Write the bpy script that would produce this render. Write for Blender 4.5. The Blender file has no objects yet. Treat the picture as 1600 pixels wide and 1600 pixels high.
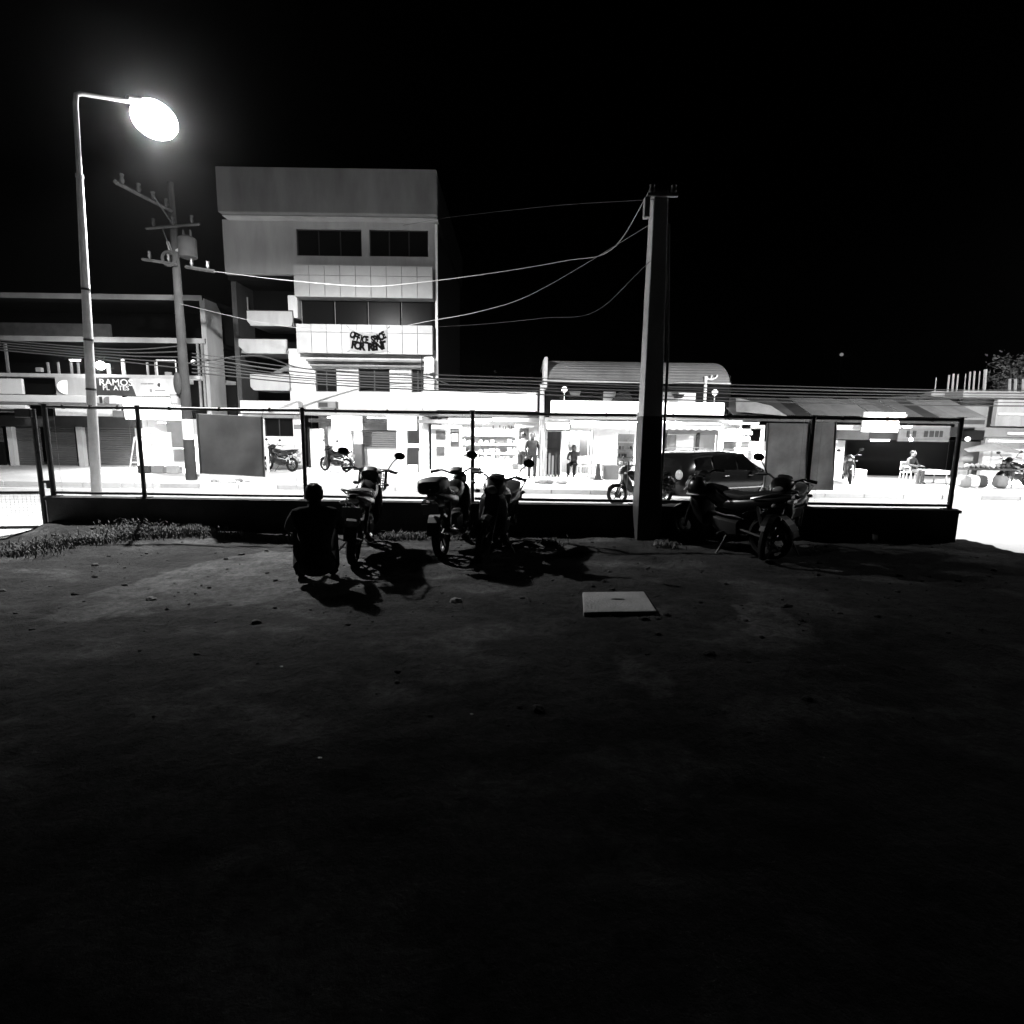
import bpy, bmesh, math, random
from mathutils import Vector, Matrix, noise
random.seed(7)
R = math.radians
sc = bpy.context.scene
COL = sc.collection

# ------------------------------------------------------------------ camera
CAM_H, FPX, HOR, ROLL = 1.6, 850.0, 670.0, 0.85
cam_d = bpy.data.cameras.new('camera')
cam = bpy.data.objects.new('camera', cam_d); COL.objects.link(cam)
PITCH = math.atan((800 - HOR) / FPX)
CAM_M = Matrix.Rotation(R(90) - PITCH, 3, 'X') @ Matrix.Rotation(R(ROLL), 3, 'Z')
cam.matrix_world = Matrix.Translation((0, 0, CAM_H)) @ CAM_M.to_4x4()
cam_d.sensor_width = 36.0
cam_d.lens = 36.0 * FPX / 1600.0
cam_d.clip_start, cam_d.clip_end = 0.05, 2000.0
sc.camera = cam

# ------------------------------------------------------------------ night sky
world = bpy.data.worlds.new('World'); sc.world = world; world.use_nodes = True
wn = world.node_tree; wn.nodes.clear()
sky = wn.nodes.new('ShaderNodeTexSky'); sky.sky_type = 'NISHITA'; sky.sun_disc = False
sky.sun_elevation = R(-6); sky.sun_rotation = R(200)
bw = wn.nodes.new('ShaderNodeRGBToBW'); bg = wn.nodes.new('ShaderNodeBackground'); wo = wn.nodes.new('ShaderNodeOutputWorld')
wn.links.new(sky.outputs[0], bw.inputs[0]); wn.links.new(bw.outputs[0], bg.inputs[0]); wn.links.new(bg.outputs[0], wo.inputs[0])
bg.inputs[1].default_value = 0.00005

sc.view_settings.view_transform = 'Standard'; sc.view_settings.look = 'None'
sc.view_settings.gamma = 1.0; sc.view_settings.use_curve_mapping = False
sc.view_settings.exposure = 0.0
sc.cycles.use_denoising = True
sc.cycles.max_bounces = 5; sc.cycles.diffuse_bounces = 4; sc.cycles.glossy_bounces = 2; sc.cycles.use_adaptive_sampling = True; sc.cycles.adaptive_threshold = 0.02
sc.cycles.sample_clamp_indirect = 4.0
sc.cycles.caustics_reflective = False; sc.cycles.caustics_refractive = False

# strengths of the lamps of the place (watts)
P_STREET = 13000.0      # street lamp, downward optics
E_LENS = 100.0           # emission of the street lamp's glass
HAZE = 0.0011
P_SHOP = 3.2            # multiplier for shop tubes and floods

# ------------------------------------------------------------------ helpers
def ray(px, py):
    return CAM_M @ Vector(((px - 800) / FPX, (800 - py) / FPX, -1.0))
def W(px, py, Y):                       # the point of the plane y = Y that the photograph shows at px, py
    d = ray(px, py); t = Y / d.y
    return Vector((d.x * t, Y, CAM_H + d.z * t))
def G(px, py, z=0.0):                   # the point at height z
    d = ray(px, py); t = (z - CAM_H) / d.z
    return Vector((d.x * t, d.y * t, z))
def wx(px, py, Y): return W(px, py, Y).x
def wz(px, py, Y): return W(px, py, Y).z

def mat(name, v, rough=0.8, metal=0.0, var=0.15, scale=3.0, bump=0.0, bscale=40.0, transl=0.0, stretch=None):
    m = bpy.data.materials.new(name); m.use_nodes = True
    n = m.node_tree; b = n.nodes['Principled BSDF']
    b.inputs['Roughness'].default_value = rough; b.inputs['Metallic'].default_value = metal
    co = n.nodes.new('ShaderNodeTexCoord')
    src = co.outputs['Object']
    if stretch:
        mp = n.nodes.new('ShaderNodeMapping'); mp.inputs['Scale'].default_value = stretch
        n.links.new(src, mp.inputs[0]); src = mp.outputs[0]
    if var > 0:
        t = n.nodes.new('ShaderNodeTexNoise'); t.inputs['Scale'].default_value = scale
        t.inputs['Detail'].default_value = 8; t.inputs['Roughness'].default_value = 0.62
        r = n.nodes.new('ShaderNodeMapRange'); r.inputs[1].default_value = 0.3; r.inputs[2].default_value = 0.7
        r.inputs[3].default_value = v * (1 - var); r.inputs[4].default_value = v * (1 + var)
        n.links.new(src, t.inputs[0]); n.links.new(t.outputs[0], r.inputs[0]); n.links.new(r.outputs[0], b.inputs['Base Color'])
    else:
        b.inputs['Base Color'].default_value = (v, v, v, 1)
    if bump > 0:
        t2 = n.nodes.new('ShaderNodeTexNoise'); t2.inputs['Scale'].default_value = bscale; t2.inputs['Detail'].default_value = 6
        bp = n.nodes.new('ShaderNodeBump'); bp.inputs['Strength'].default_value = bump; bp.inputs['Distance'].default_value = 0.03
        n.links.new(src, t2.inputs[0]); n.links.new(t2.outputs[0], bp.inputs['Height']); n.links.new(bp.outputs[0], b.inputs['Normal'])
    if transl > 0:
        tr = n.nodes.new('ShaderNodeBsdfTranslucent'); tr.inputs[0].default_value = (v, v, v, 1)
        if var > 0: n.links.new(r.outputs[0], tr.inputs[0])
        mx = n.nodes.new('ShaderNodeMixShader'); mx.inputs[0].default_value = transl
        o = n.nodes['Material Output']
        n.links.new(b.outputs[0], mx.inputs[1]); n.links.new(tr.outputs[0], mx.inputs[2]); n.links.new(mx.outputs[0], o.inputs[0])
    return m
def emit(name, s, v=1.0):
    m = bpy.data.materials.new(name); m.use_nodes = True
    b = m.node_tree.nodes['Principled BSDF']
    b.inputs['Base Color'].default_value = (0.8, 0.8, 0.8, 1)
    b.inputs['Emission Color'].default_value = (v, v, v, 1); b.inputs['Emission Strength'].default_value = s
    return m

M = {}
M['soil'] = None
M['asphalt'] = mat('worn_concrete_road', 0.34, 0.85, var=0.25, scale=1.2, bump=0.3, bscale=60)
M['pave'] = mat('concrete_paving', 0.42, 0.85, var=0.18, scale=0.9, bump=0.2)
M['conc'] = mat('raw_concrete', 0.30, 0.9, var=0.22, scale=2.0, bump=0.3)
M['concd'] = mat('weathered_concrete', 0.16, 0.92, var=0.3, scale=2.2, bump=0.4)
M['plaster'] = mat('pale_plaster', 0.48, 0.85, var=0.22, scale=1.6, bump=0.1, stretch=(1, 1, .25))
M['plasterg'] = mat('grey_plaster', 0.30, 0.88, var=0.24, scale=1.1, bump=0.1, stretch=(1, 1, .22))
M['parapet'] = mat('dark_parapet_paint', 0.13, 0.85, var=0.25, scale=1.4, stretch=(1, 1, .25))
M['tile'] = mat('pale_cladding', 0.31, 0.5, var=0.10, scale=2.0)
M['white'] = mat('white_paint', 0.8, 0.5, var=0.04)
M['whitep'] = mat('white_plastic', 0.75, 0.4, var=0.0)
M['dark'] = mat('unlit_black', 0.004, 0.9, var=0.2)  # near black, also used for the shade of unlit rooms, recesses and sides
M['glass'] = mat('dark_window_glass', 0.006, 0.25, var=0.0)
M['alu'] = mat('aluminium_frame', 0.35, 0.4, 0.6, var=0.0)
M['black'] = mat('black_steel', 0.012, 0.55, 0.0, var=0.1)
M['rail'] = mat('rusty_dark_steel', 0.03, 0.6, 0.3, var=0.4, scale=9)
M['galv'] = mat('galvanised_steel', 0.42, 0.6, 0.1, var=0.2, scale=5)
M['shutter'] = mat('roller_shutter_steel', 0.085, 0.55, 0.3, var=0.15, scale=3)
M['grey'] = mat('mid_grey_paint', 0.18, 0.7, var=0.15)
M['dgrey'] = mat('dark_grey_paint', 0.045, 0.7, var=0.2)
M['roof'] = mat('corrugated_roof_sheet', 0.20, 0.6, 0.2, var=0.35, scale=0.8)
M['barrel'] = mat('old_barrel_roof_sheet', 0.12, 0.6, 0.1, var=0.25, scale=1.5)
M['tyre'] = mat('tyre_rubber', 0.012, 0.8, var=0.0)
M['rim'] = mat('alloy_rim', 0.03, 0.45, 0.5, var=0.0)
M['chrome'] = mat('chrome', 0.35, 0.2, 1.0, var=0.0)
M['bikeblack'] = mat('black_bike_paint', 0.006, 0.3, var=0.0)
M['bikegrey'] = mat('grey_bike_paint', 0.03, 0.25, 0.2, var=0.0)
M['seat'] = mat('black_vinyl', 0.010, 0.55, var=0.0)
M['lens'] = mat('clear_lens', 0.35, 0.08, 0.2, var=0.0)
M['mirror'] = mat('mirror_back', 0.01, 0.3, var=0.0)
M['carpaint'] = mat('dark_car_paint', 0.006, 0.12, 0.1, var=0.0)
M['carglass'] = mat('car_glass', 0.001, 0.05, var=0.0)
M['cloth'] = mat('dark_cloth', 0.012, 0.95, var=0.3, scale=8)
M['clothg'] = mat('grey_cloth', 0.035, 0.95, var=0.3, scale=8)
M['banner'] = mat('banner_cloth', 0.26, 0.95, var=0.15, scale=3)
M['ink'] = mat('black_banner_ink', 0.003, 0.95, var=0.0)
M['ink'].node_tree.nodes['Principled BSDF'].inputs['Specular IOR Level'].default_value = 0.0
M['clothw'] = mat('white_cloth', 0.7, 0.95, var=0.05)
M['skin'] = mat('skin', 0.12, 0.6, var=0.05)
M['hair'] = mat('dark_hair', 0.006, 0.6, var=0.2, scale=30)
M['tarp'] = mat('grey_tarpaulin', 0.40, 0.7, var=0.22, scale=2.0, transl=0.42)
M['tarp_bright'] = mat('brightened_grey_tarpaulin', 0.58, 0.7, var=0.28, scale=3.0, transl=0.75)  # same sheet made brighter to make up for weaker street light
M['polec'] = mat('whitewashed_concrete', 0.5, 0.9, var=0.2, scale=2.0, bump=0.3)
M['upole'] = mat('tarred_pole', 0.022, 0.9, var=0.35, scale=3.0, bump=0.4)
M['lampole'] = mat('lamp_pole_paint', 0.42, 0.6, var=0.2, scale=4.0)
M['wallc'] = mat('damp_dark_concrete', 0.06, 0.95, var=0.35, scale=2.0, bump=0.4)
M['wire'] = mat('aluminium_cable', 0.28, 0.5, 0.3, var=0.0)
M['cable'] = mat('black_cable', 0.035, 0.6, var=0.0)
M['poster'] = mat('printed_poster', 0.07, 0.5, var=0.8, scale=6)
M['foliage'] = mat('dry_grass_blades', 0.10, 0.9, var=0.5, scale=4)
M['leaf'] = mat('tree_leaves', 0.09, 0.7, var=0.5, scale=3)
M['bark'] = mat('bark', 0.06, 0.95, var=0.4, scale=8)
M['stone'] = mat('loose_stones', 0.012, 0.9, var=0.6, scale=3)
M['ceramic'] = mat('insulator_porcelain', 0.03, 0.4, var=0.0)
M['wood'] = mat('weathered_wood', 0.05, 0.85, var=0.4, scale=4, stretch=(1, 1, 0.1))
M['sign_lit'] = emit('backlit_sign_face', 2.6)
M['tube'] = emit('fluorescent_tube', 14.0)
M['bulb'] = emit('bulb_glass', 20.0)
M['dimbulb'] = emit('small_lamp_glass', 1.6)

for k_ in ('dark', 'dgrey', 'cloth', 'clothg', 'wallc', 'concd', 'conc', 'cable', 'parapet', 'grey', 'plasterg', 'hair', 'wood', 'roof', 'tyre', 'foliage'):
    M[k_].node_tree.nodes['Principled BSDF'].inputs['Specular IOR Level'].default_value = 0.08
M['glass'].node_tree.nodes['Principled BSDF'].inputs['Specular IOR Level'].default_value = 0.03

class MB:
    def __init__(s): s.v = []; s.f = []
    def quad(s, a, b, c, d):
        i = len(s.v); s.v += [Vector(a), Vector(b), Vector(c), Vector(d)]; s.f.append((i, i+1, i+2, i+3)); return s
    def box(s, x0, x1, y0, y1, z0, z1):
        i = len(s.v)
        s.v += [Vector(p) for p in ((x0,y0,z0),(x1,y0,z0),(x1,y1,z0),(x0,y1,z0),(x0,y0,z1),(x1,y0,z1),(x1,y1,z1),(x0,y1,z1))]
        s.f += [tuple(i+k for k in q) for q in ((3,2,1,0),(4,5,6,7),(0,1,5,4),(1,2,6,5),(2,3,7,6),(3,0,4,7))]; return s
    def hexa(s, lo, hi):                # lo, hi: four points each
        i = len(s.v); s.v += [Vector(p) for p in lo] + [Vector(p) for p in hi]
        s.f += [tuple(i+k for k in q) for q in ((3,2,1,0),(4,5,6,7),(0,1,5,4),(1,2,6,5),(2,3,7,6),(3,0,4,7))]; return s
    def prism(s, poly, y0, y1):         # polygon in x, z extruded along y
        i = len(s.v); n = len(poly)
        s.v += [Vector((p[0], y0, p[1])) for p in poly] + [Vector((p[0], y1, p[1])) for p in poly]
        s.f.append(tuple(range(i, i+n))); s.f.append(tuple(range(i+2*n-1, i+n-1, -1)))
        for k in range(n): s.f.append((i+k, i+n+k, i+n+(k+1) % n, i+(k+1) % n))
        return s
    def tube(s, pts, r, n=8, cap=True):
        pts = [Vector(p) for p in pts]; m = len(pts)
        rr = list(r) if isinstance(r, (list, tuple)) else [r]*m
        i0 = len(s.v); prev = None
        for k, p in enumerate(pts):
            d = (pts[min(k+1, m-1)] - pts[max(k-1, 0)]).normalized()
            if prev is None:
                u = d.cross(Vector((0,0,1)))
                if u.length < 1e-3: u = Vector((1,0,0))
            else: u = prev - d*prev.dot(d)
            u.normalize(); prev = u; w = d.cross(u)
            for a in range(n):
                t = 2*math.pi*a/n; s.v.append(p + (u*math.cos(t) + w*math.sin(t))*rr[k])
        for k in range(m-1):
            for a in range(n):
                b = (a+1) % n; s.f.append((i0+k*n+a, i0+k*n+b, i0+(k+1)*n+b, i0+(k+1)*n+a))
        if cap:
            s.f.append(tuple(i0+a for a in range(n-1, -1, -1))); s.f.append(tuple(i0+(m-1)*n+a for a in range(n)))
        return s
    def loft(s, rings, n=14, e=2.4):    # rings: (centre, half width along local y, half height z) superellipses, path along x
        i0 = len(s.v); m = len(rings)
        for (c, hw, hh) in rings:
            c = Vector(c)
            for a in range(n):
                t = 2*math.pi*a/n; ct, st = math.cos(t), math.sin(t)
                s.v.append(c + Vector((0, math.copysign(abs(ct)**(2/e), ct)*hw, math.copysign(abs(st)**(2/e), st)*hh)))
        for k in range(m-1):
            for a in range(n):
                b = (a+1) % n; s.f.append((i0+k*n+a, i0+k*n+b, i0+(k+1)*n+b, i0+(k+1)*n+a))
        s.f.append(tuple(i0+a for a in range(n-1, -1, -1))); s.f.append(tuple(i0+(m-1)*n+a for a in range(n)))
        return s
    def ell(s, c, rx, ry, rz, nu=12, nv=8):
        c = Vector(c); i0 = len(s.v)
        for j in range(1, nv):
            th = math.pi*j/nv
            for a in range(nu):
                t = 2*math.pi*a/nu
                s.v.append(c + Vector((rx*math.sin(th)*math.cos(t), ry*math.sin(th)*math.sin(t), rz*math.cos(th))))
        top = len(s.v); s.v.append(c + Vector((0,0,rz))); s.v.append(c - Vector((0,0,rz)))
        for j in range(nv-2):
            for a in range(nu):
                b = (a+1) % nu; s.f.append((i0+j*nu+a, i0+(j+1)*nu+a, i0+(j+1)*nu+b, i0+j*nu+b))
        for a in range(nu):
            b = (a+1) % nu; s.f.append((top, i0+a, i0+b)); s.f.append((top+1, i0+(nv-2)*nu+b, i0+(nv-2)*nu+a))
        return s
    def torus(s, c, Rr, r, n=22, m=8, sq=1.0):   # wheel torus, axis along y
        c = Vector(c); i0 = len(s.v)
        for a in range(n):
            t = 2*math.pi*a/n
            for b in range(m):
                u = 2*math.pi*b/m; rad = Rr + r*math.cos(u)
                s.v.append(c + Vector((rad*math.cos(t), r*sq*math.sin(u), rad*math.sin(t))))
        for a in range(n):
            for b in range(m):
                s.f.append((i0+a*m+b, i0+a*m+(b+1) % m, i0+((a+1) % n)*m+(b+1) % m, i0+((a+1) % n)*m+b))
        return s
    def wall(s, x0, x1, z0, z1, y0, y1, holes):   # wall slab with rectangular openings (x0,x1,z0,z1)
        xs = sorted({x0, x1, *[h[0] for h in holes], *[h[1] for h in holes]}); xs = [x for x in xs if x0 <= x <= x1]
        zs = sorted({z0, z1, *[h[2] for h in holes], *[h[3] for h in holes]}); zs = [z for z in zs if z0 <= z <= z1]
        def solid(i, j):
            if i < 0 or j < 0 or i >= len(xs)-1 or j >= len(zs)-1: return False
            cx, cz = (xs[i]+xs[i+1])/2, (zs[j]+zs[j+1])/2
            return not any(h[0] < cx < h[1] and h[2] < cz < h[3] for h in holes)
        for i in range(len(xs)-1):
            for j in range(len(zs)-1):
                if not solid(i, j): continue
                a, b, c, d = xs[i], xs[i+1], zs[j], zs[j+1]
                s.quad((a,y0,c),(b,y0,c),(b,y0,d),(a,y0,d)); s.quad((b,y1,c),(a,y1,c),(a,y1,d),(b,y1,d))
                if not solid(i-1, j): s.quad((a,y1,c),(a,y0,c),(a,y0,d),(a,y1,d))
                if not solid(i+1, j): s.quad((b,y0,c),(b,y1,c),(b,y1,d),(b,y0,d))
                if not solid(i, j-1): s.quad((a,y0,c),(a,y1,c),(b,y1,c),(b,y0,c))
                if not solid(i, j+1): s.quad((a,y0,d),(b,y0,d),(b,y1,d),(a,y1,d))
        return s
    def mesh(s, name, m, smooth, off=None):
        me = bpy.data.meshes.new(name)
        vs = [v - off for v in s.v] if off is not None else s.v
        me.from_pydata([tuple(v) for v in vs], [], s.f); me.update()
        if smooth:
            for p in me.polygons: p.use_smooth = True
        if m: me.materials.append(m)
        return me

def root_of(o):
    while o.parent: o = o.parent
    return o
def part(name, mb, m, parent=None, smooth=False, bevel=0.0, local=False):
    off = None
    if parent is not None and not local: off = root_of(parent).location.copy()
    me = mb.mesh(name, M[m] if isinstance(m, str) else m, smooth, off)
    o = bpy.data.objects.new(name, me); COL.objects.link(o)
    if parent is not None: o.parent = parent
    if bevel > 0:
        b = o.modifiers.new('bevel', 'BEVEL'); b.width = bevel; b.segments = 2; b.limit_method = 'ANGLE'
    if smooth:
        try: me.set_sharp_from_angle(angle=R(40))
        except Exception: pass
    return o
def tag(o, label, cat, group=None):
    o['label'] = label; o['category'] = cat
    if group: o['group'] = group
    return o
def thing(name, label, cat, loc=(0,0,0), rz=0.0, group=None):
    o = bpy.data.objects.new(name, None); COL.objects.link(o)
    o.location = loc; o.rotation_euler = (0, 0, rz); o.empty_display_size = 0.2
    return tag(o, label, cat, group)
def struct(name, mb, m, smooth=False):
    o = part(name, mb, m, None, smooth); o['kind'] = 'structure'; return o
def copy_tree(o, parent=None):
    c = o.copy(); COL.objects.link(c); c.parent = parent
    for ch in o.children: copy_tree(ch, c)
    return c
def box_thing(name, label, cat, m, x0, x1, y0, y1, z0, z1, bevel=0.01, group=None):
    c = Vector(((x0+x1)/2, (y0+y1)/2, z0))
    mb = MB().box(x0-c.x, x1-c.x, y0-c.y, y1-c.y, 0, z1-z0)
    o = part(name, mb, m, None, bevel=bevel); o.location = c
    return tag(o, label, cat, group)
def text_part(name, s, size, m, loc, parent=None, ext=0.004, bold=0.0, sx=1.0):
    cu = bpy.data.curves.new(name, 'FONT'); cu.body = s; cu.size = size; cu.extrude = ext; cu.offset = bold
    cu.align_x = 'CENTER'; cu.align_y = 'CENTER'; cu.resolution_u = 3
    tmp = bpy.data.objects.new('tmp', cu); COL.objects.link(tmp)
    bpy.context.view_layer.update()
    me = bpy.data.meshes.new_from_object(tmp); bpy.data.objects.remove(tmp); bpy.data.curves.remove(cu)
    me.transform(Matrix.Rotation(R(90), 4, 'X') @ Matrix.Diagonal((sx, 1, 1, 1)))
    me.materials.clear(); me.materials.append(M[m]); me.name = name
    o = bpy.data.objects.new(name, me); COL.objects.link(o)
    o.location = Vector(loc) - (root_of(parent).location if parent is not None else Vector())
    if parent is not None: o.parent = parent
    return o
def lamp(name, kind, parent, loc, energy, direction=(0,0,-1), size=0.3, size_y=None, angle=150, blend=0.5):
    l = bpy.data.lights.new(name, kind); l.energy = energy
    if kind == 'AREA':
        l.shape = 'RECTANGLE'; l.size = size; l.size_y = size_y or size
        l.spread = R(angle)
    elif kind == 'SPOT':
        l.spot_size = R(angle); l.spot_blend = blend; l.shadow_soft_size = size
    else: l.shadow_soft_size = size
    o = bpy.data.objects.new(name, l); COL.objects.link(o)
    o.rotation_euler = Vector(direction).to_track_quat('-Z', 'Y').to_euler()
    o.location = Vector(loc) - (root_of(parent).location if parent is not None else Vector())
    if parent is not None: o.parent = parent
    return o
# ------------------------------------------------------------------ ground of the yard
SZ = -0.35                                     # street level
def soil_mat():
    m = bpy.data.materials.new('dry_soil'); m.use_nodes = True
    n = m.node_tree; b = n.nodes['Principled BSDF']; b.inputs['Roughness'].default_value = 0.95
    b.inputs['Specular IOR Level'].default_value = 0.15
    co = n.nodes.new('ShaderNodeTexCoord')
    def nz(scale, detail=8, rough=0.6):
        t = n.nodes.new('ShaderNodeTexNoise'); t.inputs['Scale'].default_value = scale
        t.inputs['Detail'].default_value = detail; t.inputs['Roughness'].default_value = rough
        n.links.new(co.outputs['Object'], t.inputs[0]); return t
    big, fine = nz(0.9, 8, .7), nz(13.0, 12, 0.8)
    r1 = n.nodes.new('ShaderNodeMapRange'); r1.inputs[1].default_value = 0.36; r1.inputs[2].default_value = 0.64
    r1.inputs[3].default_value = 0.009; r1.inputs[4].default_value = 0.034
    n.links.new(big.outputs[0], r1.inputs[0])
    r2 = n.nodes.new('ShaderNodeMapRange'); r2.inputs[1].default_value = 0.3; r2.inputs[2].default_value = 0.7
    r2.inputs[3].default_value = 0.25; r2.inputs[4].default_value = 1.75
    n.links.new(fine.outputs[0], r2.inputs[0])
    mu = n.nodes.new('ShaderNodeMath'); mu.operation = 'MULTIPLY'
    n.links.new(r1.outputs[0], mu.inputs[0]); n.links.new(r2.outputs[0], mu.inputs[1])
    at = n.nodes.new('ShaderNodeAttribute'); at.attribute_name = 'pale_patch'
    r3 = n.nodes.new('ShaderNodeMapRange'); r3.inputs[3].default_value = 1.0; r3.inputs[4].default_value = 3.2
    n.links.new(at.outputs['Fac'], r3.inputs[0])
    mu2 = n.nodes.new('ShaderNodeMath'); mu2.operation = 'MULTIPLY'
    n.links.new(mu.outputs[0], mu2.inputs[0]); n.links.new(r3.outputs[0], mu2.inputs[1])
    n.links.new(mu2.outputs[0], b.inputs['Base Color'])
    b1 = nz(22, 8, 0.7); bp = n.nodes.new('ShaderNodeBump'); bp.inputs['Strength'].default_value = 1.0; bp.inputs['Distance'].default_value = 0.05
    n.links.new(b1.outputs[0], bp.inputs['Height']); n.links.new(bp.outputs[0], b.inputs['Normal'])
    return m
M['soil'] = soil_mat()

WALL_Y0, WALL_Y1 = 8.20, 8.36
WXL, WXR = wx(74, 800, 8.2), wx(1497, 815, 8.2)
WALL_TOP = wz(738, 786, 8.2)

# paler patches in the soil colour, seen as polygons on the ground
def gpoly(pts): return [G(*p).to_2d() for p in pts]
PALE_PATCHES = [gpoly(p) for p in (
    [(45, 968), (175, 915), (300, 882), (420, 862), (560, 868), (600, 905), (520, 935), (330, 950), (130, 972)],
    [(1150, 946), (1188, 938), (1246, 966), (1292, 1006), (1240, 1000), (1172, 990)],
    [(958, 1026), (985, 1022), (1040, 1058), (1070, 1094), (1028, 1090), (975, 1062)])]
def in_poly(p, poly):
    c = False; n = len(poly)
    for i in range(n):
        a, b = poly[i], poly[i-1]
        if (a.y > p.y) != (b.y > p.y) and p.x < (b.x-a.x)*(p.y-a.y)/(b.y-a.y) + a.x: c = not c
    return c
def sstep(a, b, t):
    t = max(0.0, min(1.0, (t-a)/(b-a))); return t*t*(3-2*t)
def soil_z(x, y):
    h = 0.030*(noise.fractal(Vector((x*0.8, y*0.8, 3.1)), 1.0, 2.0, 4)) + 0.018*noise.noise(Vector((x*4, y*7, 0)))
    h += 0.010*noise.noise(Vector((x*11, y*15, 1.7)))
    h += 0.12*sstep(7.4, 8.2, y)*sstep(-3.6, -5.4, x)
    e = 0.10*noise.noise(Vector((y*2.3, 0, 5))) + 0.04*noise.noise(Vector((y*9, 0, 5)))
    dl = x - (-7.02 + e); dr = (7.12 + e) - x; dy = (8.44 + e) - y
    d = min(dl, dr, dy)
    if d < 0: h -= 0.7*sstep(0, 0.3, -d)
    if WXL < x < WXR and y > 8.27: h -= 0.5
    return h
def make_soil():
    x0, x1, y0, y1, st = -8.4, 8.4, -3.0, 8.9, 0.06
    nx, ny = int((x1-x0)/st), int((y1-y0)/st)
    vs, fs, cs = [], [], []
    for j in range(ny+1):
        for i in range(nx+1):
            x, y = x0+i*st, y0+j*st
            vs.append((x, y, soil_z(x, y)))
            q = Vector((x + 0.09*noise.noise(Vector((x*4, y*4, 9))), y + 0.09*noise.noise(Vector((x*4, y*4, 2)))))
            worn = noise.fractal(Vector((x*.9, y*1.6, 21.0)), 1.0, 2.0, 5)  # noise for fainter pale patches in the soil colour
            cs.append(1.0 if any(in_poly(q, p) for p in PALE_PATCHES) else .55*sstep(.10, .42, worn))
    for j in range(ny):
        for i in range(nx):
            a = j*(nx+1)+i; fs.append((a, a+1, a+nx+2, a+nx+1))
    me = bpy.data.meshes.new('dirt_lot'); me.from_pydata(vs, [], fs); me.update()
    at = me.attributes.new('pale_patch', 'FLOAT', 'POINT'); at.data.foreach_set('value', cs)
    for p in me.polygons: p.use_smooth = True
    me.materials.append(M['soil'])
    o = bpy.data.objects.new('dirt_lot', me); COL.objects.link(o); o['kind'] = 'structure'
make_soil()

# ------------------------------------------------------------------ street
ROAD0, KERB = 10.6, 16.6
PZ = SZ + 0.12                                  # far pavement level
struct('ground', MB().quad((-300,-300,SZ-0.30),(300,-300,SZ-0.30),(300,300,SZ-0.30),(-300,300,SZ-0.30)), 'concd')
struct('verge', MB().box(-90, 90, -8, ROAD0, SZ-0.2, SZ+0.02), 'pave')
struct('road', MB().quad((-90,ROAD0,SZ),(90,ROAD0,SZ),(90,KERB,SZ),(-90,KERB,SZ)), 'asphalt')
far_pave = struct('pavement', MB().box(-90, 90, KERB+0.2, 60, SZ-0.2, PZ), 'pave')
# kerb stones, some of them painted darker
kb = MB().box(0.01, 1.19, KERB, KERB+0.2, SZ-0.1, PZ+0.012); kme = kb.mesh('kerb_stone', M['pave'], False); kme2 = kb.mesh('kerb_stone', M['conc'], False)
for i in range(-22, 24):
    o = bpy.data.objects.new('kerb_stone', kme2 if i in (-9, -6, -1, 5, 12) else kme); COL.objects.link(o)
    o.location = (i*1.2, random.uniform(-.01, .01), 0); o.parent = far_pave
# edge line and worn repair strips of the road
rl = struct('edge_line', MB().quad((-60,15.95,SZ+.004),(60,15.95,SZ+.004),(60,16.08,SZ+.004),(-60,16.08,SZ+.004)), 'white')

# ------------------------------------------------------------------ perimeter wall and fence
wall = thing('perimeter_wall', 'low dark concrete wall along the far edge of the dirt yard', 'wall', ((WXL+WXR)/2, 8.28, 0))
hz = W(1367, 845, WALL_Y0)
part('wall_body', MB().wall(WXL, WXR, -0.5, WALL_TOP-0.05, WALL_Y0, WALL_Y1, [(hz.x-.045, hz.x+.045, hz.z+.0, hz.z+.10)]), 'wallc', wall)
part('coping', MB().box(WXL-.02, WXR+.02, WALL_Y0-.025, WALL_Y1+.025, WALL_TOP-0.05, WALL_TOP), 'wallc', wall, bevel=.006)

FY = 8.28
fence = thing('perimeter_fence', 'dark steel post and rail fence standing on the low concrete wall', 'fence', (0, FY, WALL_TOP))
px_posts = [(84, 772), (226, 774), (478, 778), (738, 782), (992, 786), (1258, 791), (1483, 796)]
post_x = [wx(p[0], p[1], FY) for p in px_posts]
ZT, ZB = wz(738, 645, FY), wz(738, 779, FY)
for i, x in enumerate(post_x):
    h = 0.033 if i not in (0, 6) else 0.038
    p = part('post', MB().tube([(x, FY, WALL_TOP), (x, FY, ZT+.03)], h-.003, 10), 'rail', fence, True)
    part('base_plate', MB().box(x-.09, x+.09, FY-.07, FY+.07, WALL_TOP+.001, WALL_TOP+.013), 'rail', p)
    part('post_cap', MB().box(x-h-.006, x+h+.006, FY-h-.006, FY+h+.006, ZT+.03, ZT+.042), 'rail', p)
for i in range(6):
    a, b = post_x[i]+.036, post_x[i+1]-.036
    part('top_rail', MB().tube([(a, FY, ZT), ((a+b)/2, FY, ZT-.006), (b, FY, ZT)], .024, 8), 'rail', fence, True)
    part('bottom_rail', MB().tube([(a, FY, ZB), ((a+b)/2, FY, ZB-.004), (b, FY, ZB)], .022, 8), 'rail', fence, True)
    # thin stiffening flats next to the posts and tie bolts
    for q, sgn in ((a, 1), (b, -1)):
        part('tension_wire', MB().tube([(q+sgn*.10, FY, ZB+.02), (q+sgn*.10, FY, ZT-.02)], .0022, 4), 'galv', fence)
    for k in range(3):
        xx = a + (b-a)*(k+.6)/3.2
        part('tie', MB().box(xx-.008, xx+.008, FY-.027, FY+.027, ZT-.032, ZT+.030), 'rail', fence)

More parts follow.
